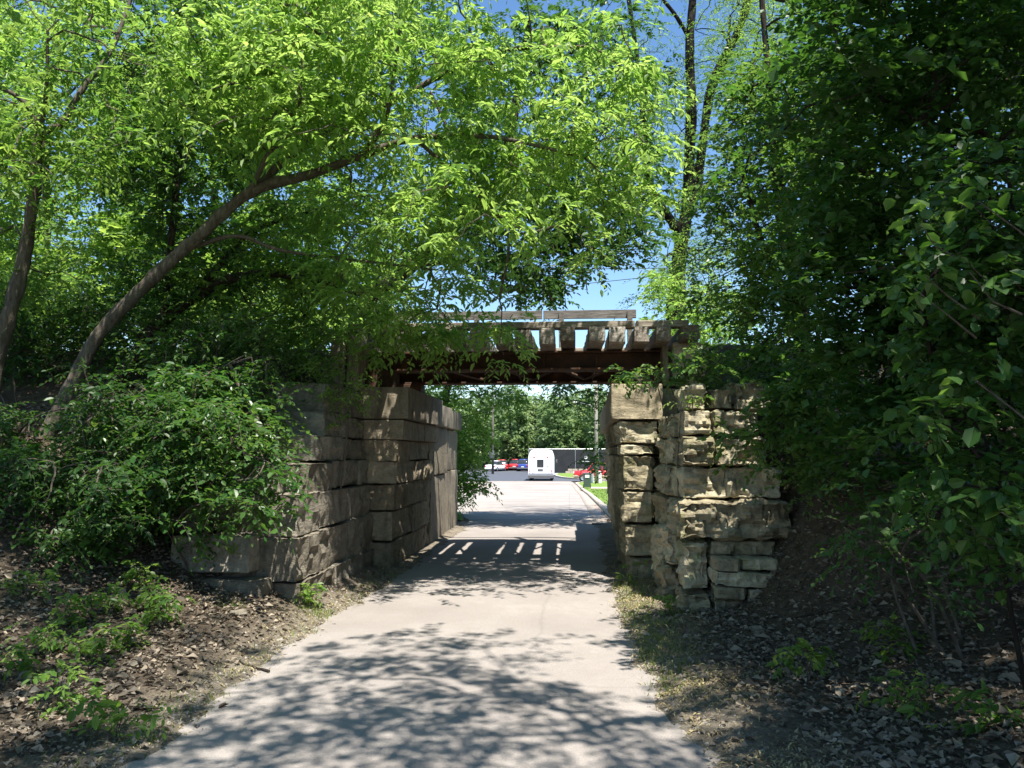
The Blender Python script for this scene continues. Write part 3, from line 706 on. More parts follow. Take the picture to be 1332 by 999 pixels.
# 5 trees behind the embankment on the left
for k, (u, Y, box_, lab, mt, n) in enumerate((
        (60, 21, (-160, -60, 240, 400), 'light green tree behind the embankment near the left picture edge', L_BOX, 210),
        (250, 19, (110, 40, 430, 440), 'green tree behind the embankment between the leaning trunks', L_MID, 210),
        (420, 23, (300, -60, 620, 420), 'tall green tree behind the embankment and the bright arching crown', L_DARK, 200),
        (-110, 17, (-330, -40, 60, 450), 'mid green tree behind the embankment outside the left trunk', L_MID, 120))):
    p0 = P(u, 440, Y); z0 = ground_z(p0[0], p0[1]); top = P((box_[0] + box_[2]) / 2, box_[1] + 120, Y)
    mid = (p0 + top) / 2 + np.array([rng.normal(0, .3), 0, 0])
    tr = (np.array([[p0[0], p0[1], z0 - .2], mid * .5 + np.array([p0[0], p0[1], z0]) * .5, mid, top]), np.array([.17, .14, .11, .05]))
    plant('background_tree', lab, 'tree', (p0[0], p0[1], z0), [tr], region(*box_, Y - 2.2, Y + 2.2, n), mt, BARK_DARK, cr=.55, per=12, m=11, L=.55, leaf=.175, w=.55, tmpl=T4, group='trees behind the embankment', rach=0, base_r=.007)
for lab, u, bx, Y in (('low thicket behind the left embankment below the leaning trunk', 120, (-60, 300, 330, 470), 18.5), ('low thicket behind the left embankment beside the far left trunk', -60, (-260, 300, 120, 470), 17.5), ('low thicket behind the left embankment towards the bridge', 400, (250, 330, 520, 470), 19)):
    p0 = P(u, 440, Y); z0 = ground_z(p0[0], p0[1]); tr = (np.array([[p0[0], Y, z0 - .2], [p0[0] + .1, Y, z0 + 1], [p0[0], Y, z0 + 2.4]]), np.array([.08, .06, .03]))
    plant('thicket', lab, 'shrub', (p0[0], Y, z0), [tr], region(*bx, Y - 1.2, Y + 1.2, 180, ellipse=False), L_MID, BARK_DARK, cr=.5, per=11, m=10, L=.5, leaf=.14, w=.5, tmpl=T4, rach=0, group='thickets behind the embankment')
# 6 dark leafy tree just behind the bridge
p0 = P(455, 430, 18.5); z0 = ground_z(p0[0], p0[1])
tr = (np.vstack([[p0[0], p0[1], z0 - .2], P(462, 420, 18.4), P(530, 350, 18.0), P(640, 250, 17.4), P(670, 140, 17.3), P(690, 20, 17.3)]), np.array([.2, .19, .17, .14, .1, .05]))
lb = [tr, limb([(630, 290, 17.4, 9), (660, 250, 17.2, 8), (710, 225, 17, 6), (790, 210, 17, 4)]), limb([(640, 250, 17.4, 7), (600, 200, 17.6, 6), (560, 120, 17.8, 4)]), limb([(540, 345, 18.0, 7), (690, 330, 17.0, 5), (760, 318, 16.9, 3)])]
cl = np.vstack([region(560, 0, 850, 400, 15.8, 19, 120, holes=SKYH), region(600, 220, 850, 395, 15.8, 18.4, 85, holes=((765, 372, 48, 26),)), region(650, -20, 870, 330, 16, 18.8, 75, holes=((872, 190, 18, 60), (905, 50, 30, 50)))])
plant('dark_leafy_tree', 'dark green leafy tree standing just behind the bridge beside the sky gap', 'tree', (p0[0], p0[1], z0), lb, cl, L_DARK, BARK_DARK, cr=.45, per=9, m=10, L=.42, leaf=.125, w=.55, tmpl=TR, droop=.3, base_r=.006)
# 7 tall tree with black forked trunk
p0 = P(880, 440, 19.5); z0 = ground_z(p0[0], p0[1])
tr = (np.vstack([[p0[0], p0[1], z0 - .2], P(879, 430, 19.5), P(881, 370, 19.5), P(886, 310, 19.5), P(893, 268, 19.5), P(899, 140, 19.5), P(897, 60, 19.4), P(904, -30, 19.4), P(915, -140, 19.4)]), np.array([.30, .24, .2, .19, .14, .125, .11, .10, .06]))
lb = [tr, limb([(887, 305, 19.5, 15), (868, 280, 19.4, 13), (848, 248, 19.3, 11), (839, 180, 19.2, 9), (832, 100, 19.2, 7), (818, 0, 19.2, 6)]),
      limb([(890, 290, 19.5, 15), (905, 252, 19.6, 14), (915, 180, 19.7, 12), (928, 105, 19.8, 12), (958, 45, 19.9, 11), (975, -10, 20, 10), (990, -120, 20, 6)]),
      limb([(897, 50, 19.4, 6), (880, 22, 19.3, 5), (855, -10, 19.2, 4)]), limb([(930, 100, 19.8, 6), (945, 70, 19.4, 5), (950, 20, 19.2, 3)])]
cl = np.vstack([region(790, -330, 1080, 30, 17.5, 21.5, 90), region(900, -40, 1060, 90, 18, 21, 40), region(800, -20, 870, 300, 18, 20.5, 36), region(860, 240, 960, 430, 17.6, 20.5, 44), region(830, 300, 930, 440, 17, 19, 20), region(850, 30, 960, 300, 18.2, 20.6, 46), region(930, -30, 1040, 140, 18, 21, 40)])
plant('tall_forked_tree', 'tall tree with a black forked trunk behind the right end of the bridge', 'tree', (p0[0], p0[1], z0), lb, cl, L_MID, BARK_BLACK, cr=.5, per=10, m=12, L=.5, leaf=.085, w=.34, tmpl=T4, droop=.5, base_r=.006)
# 8 bright shrubs on the embankment, right of the bridge deck
def shrub(name, label, u, Y, boxes, mat, n, cr=.22, leaf=.06, w=.5, per=9, m=9, L=.26, stems=5, tmpl=TR, spread=.5, group=None, bark=None, cat='shrub', **kw):
    p0 = P(u, 600, Y); z0 = ground_z(p0[0], p0[1]); cl = np.vstack([region(*b, int(n * f)) for b, f in boxes]); top = cl[:, 2].max(); lb = []
    for k in range(stems):
        c = cl[rng.integers(len(cl))]; b = np.array([p0[0] + rng.normal(0, .08), p0[1] + rng.normal(0, .08), z0 - .12]); e = np.array([c[0], c[1], max(c[2], z0 + .4)])
        mid = (b + e) / 2 + np.array([rng.normal(0, .1), rng.normal(0, .1), .15]); lb.append((np.array([b, mid, e]), np.array([.013, .010, .005])))
    return plant(name, label, cat, (p0[0], p0[1], z0), lb, cl, mat, bark or BARK, cr=cr, per=per, m=m, L=L, leaf=leaf, w=w, tmpl=tmpl, group=group, crown='foliage', **kw)
shrub('bank_shrub', 'sunny yellow green shrub on the embankment above the right abutment', 905, 14.0, [((830, 345, 965, 470, 12.6, 15.4), 1)], L_BOX, 48, cr=.3, leaf=.085, per=11)
shrub('trailing_vine', 'leafy vine sprig trailing over the top of the right abutment', 905, 10.2, [((808, 472, 960, 506, 9.3, 9.9), .7), ((880, 430, 960, 510, 9.2, 10.0), .5)], L_GLOSS, 26, cr=.13, leaf=.065, w=.6, per=6, m=7, L=.18, stems=3, cat='vine', sunwin=False)
shrub('trailing_vine', 'thin leafy vine hanging down the left wing wall beside the backwall posts', 440, 10.0, [((395, 420, 475, 560, 9.0, 9.6), 1)], L_MID, 26, cr=.16, leaf=.06, w=.4, per=6, m=9, L=.22, stems=3, cat='vine')
shrub('wall_weed', 'small light green weed growing on the top course of the right wing wall', 908, 8.7, [((885, 510, 930, 534, 8.3, 8.6), 1)], L_BOX, 6, cr=.08, leaf=.045, per=6, m=6, L=.12, stems=2, cat='weed')
# 9 right-hand trees
tr = (np.array([[2.75, 9.6, ground_z(2.75, 9.6) - .2], [2.7, 9.5, 3.4], [2.5, 9.4, 4.6], [2.4, 9.3, 5.8], [2.3, 9.2, 7.0]]), np.array([.11, .09, .075, .055, .03]))
cl = np.vstack([region(890, 60, 1110, 420, 8.0, 10.6, 230, holes=((868, 200, 30, 80),)), region(930, 380, 1090, 600, 7.4, 9.4, 80), region(1000, -80, 1340, 300, 8.0, 10.5, 190), region(950, 540, 1010, 600, 7.8, 8.2, 5)])
cl = cl[~((cl[:, 1] > 8.0) & (cl[:, 2] < 2.5) & (cl[:, 0] < 2.1))]
plant('glossy_leaf_tree', 'sunlit round leaved tree beside the right wing wall', 'tree', (2.75, 9.6, ground_z(2.75, 9.6)), [tr, (np.array([[2.7, 9.5, 3.2], [2.2, 8.9, 3.8], [1.9, 8.6, 4.6]]), np.array([.05, .035, .02])), (np.array([[2.7, 9.5, 3.0], [2.6, 8.8, 3.2], [2.4, 8.2, 3.0]]), np.array([.05, .035, .015]))], cl, L_GLOSS, BARK_DARK,
      cr=.28, per=11, m=10, L=.26, leaf=.062, w=.62, tmpl=TR, droop=.3, base_r=.0035,
      extra=np.vstack([region(1000, 480, 1120, 650, 7.2, 8.0, 28), sunlit_filter(np.vstack([region(880, 90, 1010, 330, 8.8, 10.6, 80), region(900, 300, 1000, 440, 9.6, 11.0, 30), region(950, 430, 1020, 500, 8.8, 9.8, 14)]))]))
tr = (np.array([[4.3, 6.6, ground_z(4.3, 6.6) - .2], [4.2, 6.5, 2.4], [4.0, 6.4, 3.6], [3.8, 6.3, 5.0], [3.6, 6.2, 6.4]]), np.array([.12, .1, .085, .06, .03]))
cl = np.vstack([region(1010, -120, 1480, 420, 4.9, 7.4, 330), region(1090, 330, 1480, 680, 5.2, 7.4, 210), region(1040, 250, 1200, 600, 6.0, 7.6, 70), region(1000, -160, 1300, 140, 5.2, 7, 70)])
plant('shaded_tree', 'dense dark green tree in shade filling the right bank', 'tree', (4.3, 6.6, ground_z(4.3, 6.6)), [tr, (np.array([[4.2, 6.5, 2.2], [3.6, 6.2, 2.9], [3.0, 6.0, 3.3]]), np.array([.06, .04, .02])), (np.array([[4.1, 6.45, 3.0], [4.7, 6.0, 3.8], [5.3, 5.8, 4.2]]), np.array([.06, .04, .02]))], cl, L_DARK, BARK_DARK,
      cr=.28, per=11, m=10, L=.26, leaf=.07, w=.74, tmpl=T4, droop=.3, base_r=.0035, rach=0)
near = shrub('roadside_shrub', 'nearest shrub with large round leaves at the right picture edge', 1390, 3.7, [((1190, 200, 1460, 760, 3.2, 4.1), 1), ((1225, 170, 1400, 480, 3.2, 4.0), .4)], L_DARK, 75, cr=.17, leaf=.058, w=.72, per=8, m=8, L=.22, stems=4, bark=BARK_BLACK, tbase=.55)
# its largest leaves, one by one
V, F = TR; lf = []
for k in range(6):
    vv = V.copy(); vv[:, 1] *= .74; vv[:, 2] *= rng.uniform(.5, 1.6); vv[3, 2] -= rng.uniform(0, .15)
    lf.append(mesh_np('leaf', vv * .072, F, {'tint': np.full(6, rng.uniform(.1, .7))})); lf[-1].materials.append(L_GLOSS)
pts = region(1180, 180, 1340, 740, 3.0, 3.6, 120)
anchors = pts[:22]
for k in range(120):
    p = anchors[k % 22] + rng.normal(0, .06, 3)
    link('leaf', lf[k % 6], None, near, Vector(p) - near.location, (rng.uniform(-.6, .6), rng.uniform(.0, 1.0), rng.uniform(0, 6.28)))
g = Geo(); nodes = [c for c in anchors]
far_end = np.array([2.55, 3.75, 1.6])
for a in anchors:
    e = a + np.array([.35, .1, -.25]) * rng.uniform(.6, 1.4); g.tube([a - near.location, (a + e) / 2 - np.array(near.location) + rng.normal(0, .02, 3), e - near.location], [.002, .003, .005], 5)
g.build('twigs', BARK, near, kind='stuff')
# 10 canopy trees whose crowns shade the lane from above and behind the viewpoint
def canopy(name, label, base, top, boxes, mat, cr, per, m, leaf, group=None):
    z0 = ground_z(base[0], base[1]); b = np.array([base[0], base[1], z0]); top = np.array(top, float)
    tr = (np.array([b - [0, 0, .2], b * .6 + top * .4 + [.1, 0, 0], b * .25 + top * .75, top]), np.array([.24, .19, .15, .08]))
    cl = np.vstack([np.c_[rng.uniform(a[0], a[1], k), rng.uniform(a[2], a[3], k), rng.uniform(a[4], a[5], k)] for a, k in boxes])
    plant(name, label, 'tree', b, [tr], cl, mat, BARK, cr=cr, per=per, m=m, L=.42, leaf=leaf, w=.45, tmpl=T4, rach=0, base_r=.006)
canopy('overhanging_tree', 'broad tree on the right bank whose crown hangs over the lane and shades it', (5.2, 2.6), (3.4, 2.8, 7.5), [((.0, 3.0, .4, 4.4, 6.4, 8.2), 54), ((2.6, 7.4, -1.8, 6.0, 5.8, 8.6), 330), ((-1.2, 1.0, -1.5, 3.4, 6.4, 8.0), 22), ((2.6, 8.5, -6.5, 1.2, 1.2, 7.5), 180)], L_DARK, .42, 10, 11, .11)  # last box: unseen low crown behind the camera, added to block sky light
canopy('overhanging_tree', 'broad tree on the left bank whose crown shades the leaf strewn verge', (-6.2, 1.8), (-4.2, 3.0, 7.4), [((-6.5, -2.0, -1.0, 4.6, 5.8, 8.2), 115), ((-8, -3.8, 2.5, 5.8, 5.2, 7.5), 95), ((-2.5, -.4, -.5, 3.6, 6.6, 8.0), 18), ((-9, -4.0, -6.5, 1.0, 1.2, 7.5), 130)], L_MID, .42, 10, 11, .11)  # last box likewise unseen, added to cut skylight from behind

# 11 shrubs on the left bank
shrub('bank_shrub', 'dense green shrub at the left picture edge above the leaf litter', 70, 7.6, [((-110, 590, 200, 725, 6.7, 7.9), .8), ((90, 500, 260, 690, 7.2, 8.2), .5)], L_DARK, 100, cr=.22, leaf=.064, w=.56, per=10, m=8, stems=6)
shrub('bank_shrub', 'rounded green shrub spilling over the low end of the left wing wall', 270, 7.9, [((150, 520, 385, 705, 7.1, 8.0), 1), ((120, 480, 330, 620, 7.6, 8.6), .5)], L_GLOSS, 74, cr=.2, leaf=.07, w=.56, per=9, m=8, stems=6, tbase=.3)
shrub('bank_shrub', 'upright pale leaved shrub behind the rounded shrub on the left bank', 270, 9.2, [((225, 400, 370, 570, 8.6, 9.6), 1)], L_GLOSS, 42, cr=.2, leaf=.055, w=.5, per=8, m=8, stems=5)
shrub('bank_shrub', 'shaded shrub on the slope between the leaning trunk and the left picture edge', 20, 9.6, [((-140, 400, 60, 540, 9.4, 10.6), 1)], L_DARK, 40, cr=.26, leaf=.065, w=.5, per=9, m=9, stems=5)
shrub('bank_shrub', 'shrub along the top of the left embankment behind the wing wall', 330, 12.2, [((230, 370, 440, 440, 11.6, 13.2), 1)], L_BOX, 36, cr=.28, leaf=.08, w=.45, per=9, m=9, stems=5)
shrub('bank_shrub', 'shrub on top of the left embankment behind the leaning trunk base', 120, 11.8, [((0, 360, 260, 455, 11.2, 12.8), 1)], L_MID, 50, cr=.28, leaf=.08, w=.45, per=9, m=9, stems=5)
shrub('bank_shrub', 'shrub on top of the left embankment at the left picture edge', -40, 11.4, [((-170, 350, 60, 470, 10.8, 12.4), 1)], L_DARK, 50, cr=.28, leaf=.08, w=.45, per=9, m=9, stems=5)
shrub('bank_shrub', 'sparse shrub on the dark slope left of the backwall posts', 350, 10.6, [((270, 430, 430, 510, 10.0, 11.0), 1)], L_MID, 26, cr=.24, leaf=.065, w=.45, per=7, m=8, stems=4)
shrub('sapling_clump', 'dark saplings on the slope behind the leaning trunk at left', 60, 10.4, [((-120, 370, 210, 560, 9.6, 11.4), 1)], L_DARK, 120, cr=.28, leaf=.075, w=.5, per=9, m=8, stems=7)
shrub('sapling_clump', 'upright saplings between the thin dark stem and the left wing wall', 250, 9.5, [((150, 400, 330, 560, 9.0, 10.4), .7), ((205, 430, 260, 590, 8.0, 8.8), .25), ((310, 470, 375, 610, 7.9, 8.5), .25)], L_DARK, 90, cr=.22, leaf=.068, w=.5, per=9, m=8, stems=7, tbase=.6)
shrub('sapling_clump', 'low saplings in front of the leaning trunk foot at the left picture edge', 0, 8.3, [((-120, 520, 50, 640, 7.6, 8.4), .6), ((90, 470, 150, 620, 7.4, 8.2), .4)], L_DARK, 50, cr=.2, leaf=.066, w=.5, per=8, m=8, stems=5, tbase=.55)
# right bank low growth
shrub('bank_shrub', 'dark low shrub under the shaded trees on the right bank', 1230, 5.6, [((1090, 600, 1420, 790, 4.9, 6.4), 1)], L_DARK, 34, cr=.2, leaf=.055, w=.55, per=7, m=8, stems=5)
# 12 beyond the bridge
p0 = P(590, 640, 21.0); z0 = ground_z(p0[0], p0[1])
tr = (np.array([[p0[0] - .6, 21, z0 - .2], [p0[0] - .5, 21, z0 + 1.5], [p0[0] - .2, 20.8, z0 + 3.0], [p0[0] + .1, 20.6, z0 + 4.4]]), np.array([.14, .12, .09, .05]))
cl = np.vstack([region(530, 495, 650, 600, 18.6, 22.5, 60), region(560, 560, 628, 660, 19, 22, 34), region(600, 480, 690, 535, 18.6, 21, 12)])
plant('leafy_tree', 'dark leafy tree just beyond the left abutment seen under the bridge', 'tree', (p0[0] - .6, 21, z0), [tr], cl, L_MID, BARK_DARK, cr=.34, per=10, m=10, L=.36, leaf=.11, w=.45, droop=.5)
p0 = P(815, 640, 20.5); z0 = ground_z(p0[0], p0[1])
tr = (np.array([[p0[0] + .3, 20.5, z0 - .2], [p0[0] + .2, 20.5, z0 + 1.5], [p0[0], 20.4, z0 + 3.2]]), np.array([.1, .08, .04]))
cl = np.vstack([region(768, 560, 850, 630, 19.4, 21.5, 16), region(700, 490, 830, 530, 19.2, 21.5, 22), region(790, 470, 880, 600, 19.4, 21.5, 20)])
plant('leafy_tree', 'leafy tree just beyond the right abutment seen under the bridge', 'tree', (p0[0] + .3, 20.5, z0), [tr], cl, L_DARK, BARK_DARK, cr=.3, per=8, m=9, L=.34, leaf=.1, w=.5, droop=.5)
far_spots = [(560, 128, 'first'), (600, 122, ''), (634, 130, ''), (664, 122, ''), (697, 126, ''), (727, 119, ''), (757, 124, ''), (790, 117, ''), (830, 124, ''), (880, 130, ''), (580, 140, ''), (648, 142, ''), (680, 140, ''), (712, 138, ''), (743, 141, ''), (775, 139, '')]
far_labels = ['far tree hidden mostly behind the left abutment', 'far tree left of the parked white car under the bridge', 'far green tree above the parked white car', 'far green tree above the parked blue car', 'far green tree rising right above the white van', 'far green tree over the middle of the tall black fence', 'far light green tree beside the street lamp arm', 'far bright tree behind the lamp pole', 'far tree hidden mostly behind the right abutment', 'far tree beyond the right bank', 'far tree of the back row near the left abutment', 'far tree of the back row behind the transformer pole', 'far tree of the back row between the blue car and the van', 'far tree of the back row just right of the van roof', 'far tree of the back row above the round white emblem', 'far tree of the back row directly behind the lamp pole']
for (u, Y, _), lab in zip(far_spots, far_labels):
    p0 = P(u, 610, Y); z0 = -.95; H = rng.uniform(11, 14.5); b = np.array([p0[0], Y, z0])
    tr = (np.array([b - [0, 0, .3], b + [.1, 0, H * .3], b + [-.1, 0, H * .6], b + [0, 0, H * .85]]), np.array([.28, .22, .15, .05]))
    cl = np.vstack([ball(b + [0, 0, H * .52], (rng.uniform(2.8, 3.6), 2.8, H * .46), 120), ball(b + [0, 0, 2.6], (2.6, 2.0, 2.2), 34)])
    plant('far_tree', lab, 'tree', b, [tr], cl, L_FAR, BARK_DARK, cr=.95, per=8, m=7, L=.85, leaf=.5, w=.6, tmpl=T4, group='trees behind the far fence', rach=0, base_r=.012)

# 13 weeds on the left verge and the lane edges
weed_spots = [(120, 870, 'leafy weed in the open litter midway along the left verge'), (25, 880, 'leafy weed low at the left picture edge'), (215, 815, 'small weed right of the leafy seedlings below the wing wall block'), (150, 960, 'small weed close to the bottom of the picture left of the lane'), (95, 815, 'left-most leafy weed in the litter below the shrub'), (140, 800, 'leafy weed in the litter just under the rounded shrub'), (60, 850, 'low weed in the litter near the left picture edge'), (190, 770, 'weed beside the lowest wing wall block'), (75, 925, 'bright small weed nearest the lower left corner'), (165, 845, 'small weed in sunlit litter left of the lane edge'),
              (120, 735, 'tall weed at the foot of the dense left shrub'), (405, 790, 'bright grassy weed at the foot of the left wing wall corner'), (190, 800, 'weed seedling between the shrub and the litter'), (35, 780, 'weed at the left picture edge under the shrub'),
              (868, 800, 'bright weed at the foot of the right wing wall corner'), (828, 757, 'small weed at the foot of the right pilaster'), (1050, 890, 'dark weed in the shaded litter of the right bank'), (1160, 860, 'weed in the shade midway up the right bank'), (1270, 960, 'weed in the shade near the lower right corner'), (1180, 930, 'low weed in the right bank litter left of the corner')]
ROCK_SPOTS = [(72, 768, .11, 'pale rock lying in the litter under the dense left shrub'), (100, 772, .10, 'small rough rock beside the pale rock in the left litter'), (150, 772, .13, 'grey rock in the litter below the rounded shrub'), (310, 800, .08, 'flat rock at the foot of the lowest wing wall block'), (985, 822, .10, 'sunlit rock in the litter before the right wing wall')]
def ground_hit(u, v):
    d = FWD + RGT * ((u - 666.0) / FPX) + UPV * ((499.5 - v) / FPX)
    for t_ in np.arange(2, 40, .03):
        p = CAM + d * t_
        if p[2] < ground_z(p[0], p[1]): return p
    return CAM + d * 10
for u, v, lab in weed_spots:
    p = ground_hit(u, v); z0 = ground_z(p[0], p[1]); b = np.array([p[0], p[1], z0]); k = 9
    cl = b + np.c_[rng.normal(0, .07, k), rng.normal(0, .07, k), rng.uniform(.05, .24, k)]
    st = [(np.array([b - [0, 0, .03], (b + c) / 2 + [0, 0, .02], c]), np.array([.004, .003, .002])) for c in cl[:4]]
    plant('weed', lab, 'weed', b, st, cl, L_BOX if u in (75, 405, 868) else L_MID, BARK, cr=.06, per=3, m=6, L=.12, leaf=.055, w=.5, tmpl=TR, group='weeds on the verges', crown='foliage', seg=5, rach=.0015, base_r=.0012)

for k, (u, v, r_, lab) in enumerate(ROCK_SPOTS):
    p = ground_hit(u, v); me = stone_mesh(r_ * 1.5, r_, r_ * .6, 900 + k, r_ * .35, .025, r_ * .18); me.name = 'rock'
    link('rock', me, S_LEFT, loc=(p[0], p[1], ground_z(p[0], p[1]) + r_ * .15), rot=(.1, .05, k * 1.3), label=lab, category='rock', group='loose rocks')
# ------------------------------------------------------------------ litter, grass, gravel
def scatter_leaves(name, xy, size, w, mat, label, cat, lift=.012, tilt=.45, tb=.45, tv=.25, tmpl=TR):
    z = terrain(xy[:, 0], xy[:, 1]); n = len(xy); pos = np.c_[xy, z + lift * rng.uniform(.3, 2.0, n)]
    a = rng.uniform(0, 6.28, n); d = np.c_[np.cos(a), np.sin(a), rng.normal(0, .25, n)]
    nn = np.c_[rng.normal(0, tilt, (n, 2)), np.ones(n)]
    tm = (tmpl[0] * np.array([1, 1, 2.2]), tmpl[1])
    v, f, t_ = leaf_arrays(pos, d, nn, size * np.clip(rng.lognormal(-.05, .38, n), .35, 2.4), w, tm, np.clip(rng.normal(tb, tv, n), 0, 1))
    return link(name, mesh_np(name, v, f, {'tint': t_}), mat, kind='stuff', label=label, category=cat)

def pick(n, x0, x1, y0, y1, f):
    out = np.zeros((0, 2))
    while len(out) < n:
        xy = np.c_[rng.uniform(x0, x1, 4 * n), rng.uniform(y0, y1, 4 * n)]; out = np.vstack([out, xy[f(xy[:, 0], xy[:, 1]) > rng.uniform(0, 1, 4 * n)]])
    return out[:n]
offl = lambda x, y: np.clip((road_left(y) - .05 - x) / .5, .0, 1) * (.75 + .25 * (vnoise(x, y, 1.3, 7) > -.3)) * np.clip(1.2 - y / 18, .5, 1)
offr = lambda x, y: np.clip((x - road_right(y) - .1) / .7, .0, 1) * (.75 + .25 * (vnoise(x, y, 1.3, 8) > -.3)) * np.clip(1.2 - y / 18, .5, 1)
xy = np.vstack([pick(34000, -8.5, -2.2, 3.2, 9.5, offl), pick(3000, -12, -3.4, 8.5, 13, lambda x, y: 1 + 0 * x), pick(34000, .7, 7, 3.0, 9.4, offr), pick(2600, 1.9, 7, 8.2, 13, lambda x, y: 1 + 0 * x)])
scatter_leaves('leaf_litter', xy, .042, .62, L_DEAD, 'brown dead leaves covering both banks beside the lane', 'leaf litter', tilt=.6, tmpl=T4)
edge = lambda x, y: np.exp(-(np.minimum(np.abs(x - road_left(y)), np.abs(x - road_right(y))) / .22) ** 2)
xy = np.vstack([pick(7000, -3.0, 1.4, 3.0, 12.5, edge), pick(6000, .5, 1.5, 3.2, 10.2, lambda x, y: np.exp(-((x - road_right(y) - .2) / .3) ** 2) * (vnoise(x, y, 1.8, 3) > -.2))])
scatter_leaves('dry_straw', xy, .035, .18, L_STRAW, 'pale dry straw and seed litter along the lane edges', 'litter', .006, .2, .5, .3, T4)
xy = pick(900, -3.0, 1.4, 3.0, 12.0, edge)
scatter_leaves('edge_leaves', xy, .038, .55, L_DEAD, 'dry leaves straying from the banks onto the lane edges', 'leaf litter', .01, .3)
xy = pick(170, -2.2, .6, 3.2, 14, lambda x, y: 1 + 0 * x)
scatter_leaves('lane_leaves', xy, .03, .5, L_DEAD, 'few small dry leaves scattered on the pale lane', 'leaf litter', .008, .3)

def pebbles(name, xy, r, mat, label):
    n = len(xy); z = np.maximum(terrain(xy[:, 0], xy[:, 1]), -.05)
    base = np.array([(1, 0, 0), (0, 1, 0), (-1, 0, 0), (0, -1, 0), (0, 0, .75), (.7, .7, -.4), (-.7, .7, -.4), (-.7, -.7, -.4), (.7, -.7, -.4)]) * 1.0
    f = np.array([[0, 1, 4], [1, 2, 4], [2, 3, 4], [3, 0, 4], [0, 5, 1], [1, 6, 2], [2, 7, 3], [3, 8, 0]])
    s = r * rng.lognormal(0, .45, n); v = np.c_[xy, z + .002][:, None] + s[:, None, None] * (base[None] * (1 + rng.normal(0, .2, (n, 9, 1))))
    ff = (f[None] + (np.arange(n) * 9)[:, None, None]).reshape(-1, 3)
    link(name, mesh_np(name, v.reshape(-1, 3), ff), mat, kind='stuff', label=label, category='gravel')
pebbles('gravel', pick(2600, -2.9, 1.6, 3.0, 12, edge), .007, GRAVEL, 'loose grey gravel along the edges of the lane')

def blades(name, xy, h, mat, label, zf=None, lean=.45, wid=.008, tb=.5):
    n = len(xy); z = zf if zf is not None else terrain(xy[:, 0], xy[:, 1]); pos = np.c_[xy, np.broadcast_to(z, n) - .01]
    d = np.c_[rng.normal(0, lean, (n, 2)), np.ones(n)]; nn = rng.normal(0, 1, (n, 3)); hh = h * rng.uniform(.4, 1.3, n)
    tm = (np.array([(0, .5, 0), (.55, .4, .08), (1, 0, .25), (0, -.5, 0)]), np.array([[0, 1, 2, 3]]))
    v, f, t_ = leaf_arrays(pos, d, nn, hh, wid / h, tm, np.clip(rng.normal(tb, .25, n), 0, 1))
    link(name, mesh_np(name, v, f, {'tint': t_}), mat, kind='stuff', label=label, category='grass')
def tufts(spots, per, sp):
    c = np.array([ground_hit(u, v)[:2] for u, v in spots]); return np.repeat(c, per, 0) + rng.normal(0, sp, (len(c) * per, 2))
xy = np.vstack([tufts([(400, 795), (415, 803), (388, 780), (372, 772), (425, 800), (870, 812), (880, 800), (850, 815), (862, 830), (830, 775), (840, 790), (826, 760), (300, 790), (870, 840), (840, 850)], 55, .07), pick(1500, 0.5, 1.3, 5.5, 10.2, edge), pick(600, -3.2, -2.2, 4, 11, edge)])
blades('verge_grass', xy, .06, L_GRASS, 'thin bright grass sprouting along the lane edges and wall feet', wid=.006)
xy = np.c_[rng.uniform(1.2, 9, 5000), rng.uniform(21, 56, 5000)]
blades('lawn_grass', xy, .09, L_GRASS, 'mown green lawn grass behind the kerb beyond the bridge', zf=prof(xy[:, 1]) + .10, wid=.05)
xy = pick(1800, -6, -2.5, 18.8, 26, lambda x, y: np.clip((road_left(y) - x) / .2, 0, 1))
blades('verge_grass', xy, .12, L_GRASS, 'green grass at the far foot of the left abutment', wid=.02)
# fallen sticks
for (u, v, L_, a, lab) in ((190, 925, .22, .3, 'short fallen stick lying on the left edge of the lane'), (960, 760, .9, 1.0, 'thin fallen branch leaning on the foot of the right wing wall'), (330, 870, .35, 2.6, 'fallen stick in the litter beside the lane'), (1080, 800, .8, 2.2, 'fallen branch lying on the shaded right bank')):
    p = ground_hit(u, v); q = np.array([math.cos(a), math.sin(a)]) * L_ / 2
    pts = np.array([[p[0] + q[0] * s + rng.normal(0, .01), p[1] + q[1] * s + rng.normal(0, .01), 0] for s in np.linspace(-1, 1, 6)]); pts[:, 2] = np.array([max(ground_z(x, y), -.01) for x, y in pts[:, :2]]) + .012
    link('fallen_stick', Geo().tube(pts, np.linspace(.011, .005, 6), 6).mesh('fallen_stick', True), BARK_DARK, label=lab, category='stick')

# ------------------------------------------------------------------ far place beyond the bridge
Z0 = -.95 + .012
PAINT_W = plain('white_paint', (.78, .78, .80), .6, 0, .03, 2); PAINT_R = plain('red_paint', (.50, .03, .035), .3, 0, .06, 2); PAINT_B = plain('blue_paint', (.03, .06, .26), .25, 0, .06, 2)
PAINT_G = plain('grey_paint', (.28, .29, .30), .35, 0, .06, 2); TAN = plain('tan_cladding', (.42, .33, .22), .5, 0, .06, 2); GLASS = plain('dark_glass', (.03, .035, .04), .08, 0, .1, 2, .6)
RUB = plain('black_rubber', (.022, .022, .024), .8, 0, .15, 8); STEEL = plain('bright_steel', (.55, .56, .58), .35, .8, .05, 4); LRED = plain('tail_light_red', (.45, .03, .03), .25, 0, .05, 4)
LAMPW = plain('pale_lens', (.7, .7, .66), .2, 0, .04, 4); SCREEN = plain('black_screen', (.018, .019, .021), .75, 0, .2, 1.2); BINM = plain('green_plastic', (.045, .075, .055), .5, 0, .1, 4); POLEW = wood_mat('grey_pole_wood', [(.16, .15, .13), (.27, .25, .225), (.36, .34, .31)], (20, 20, 2))
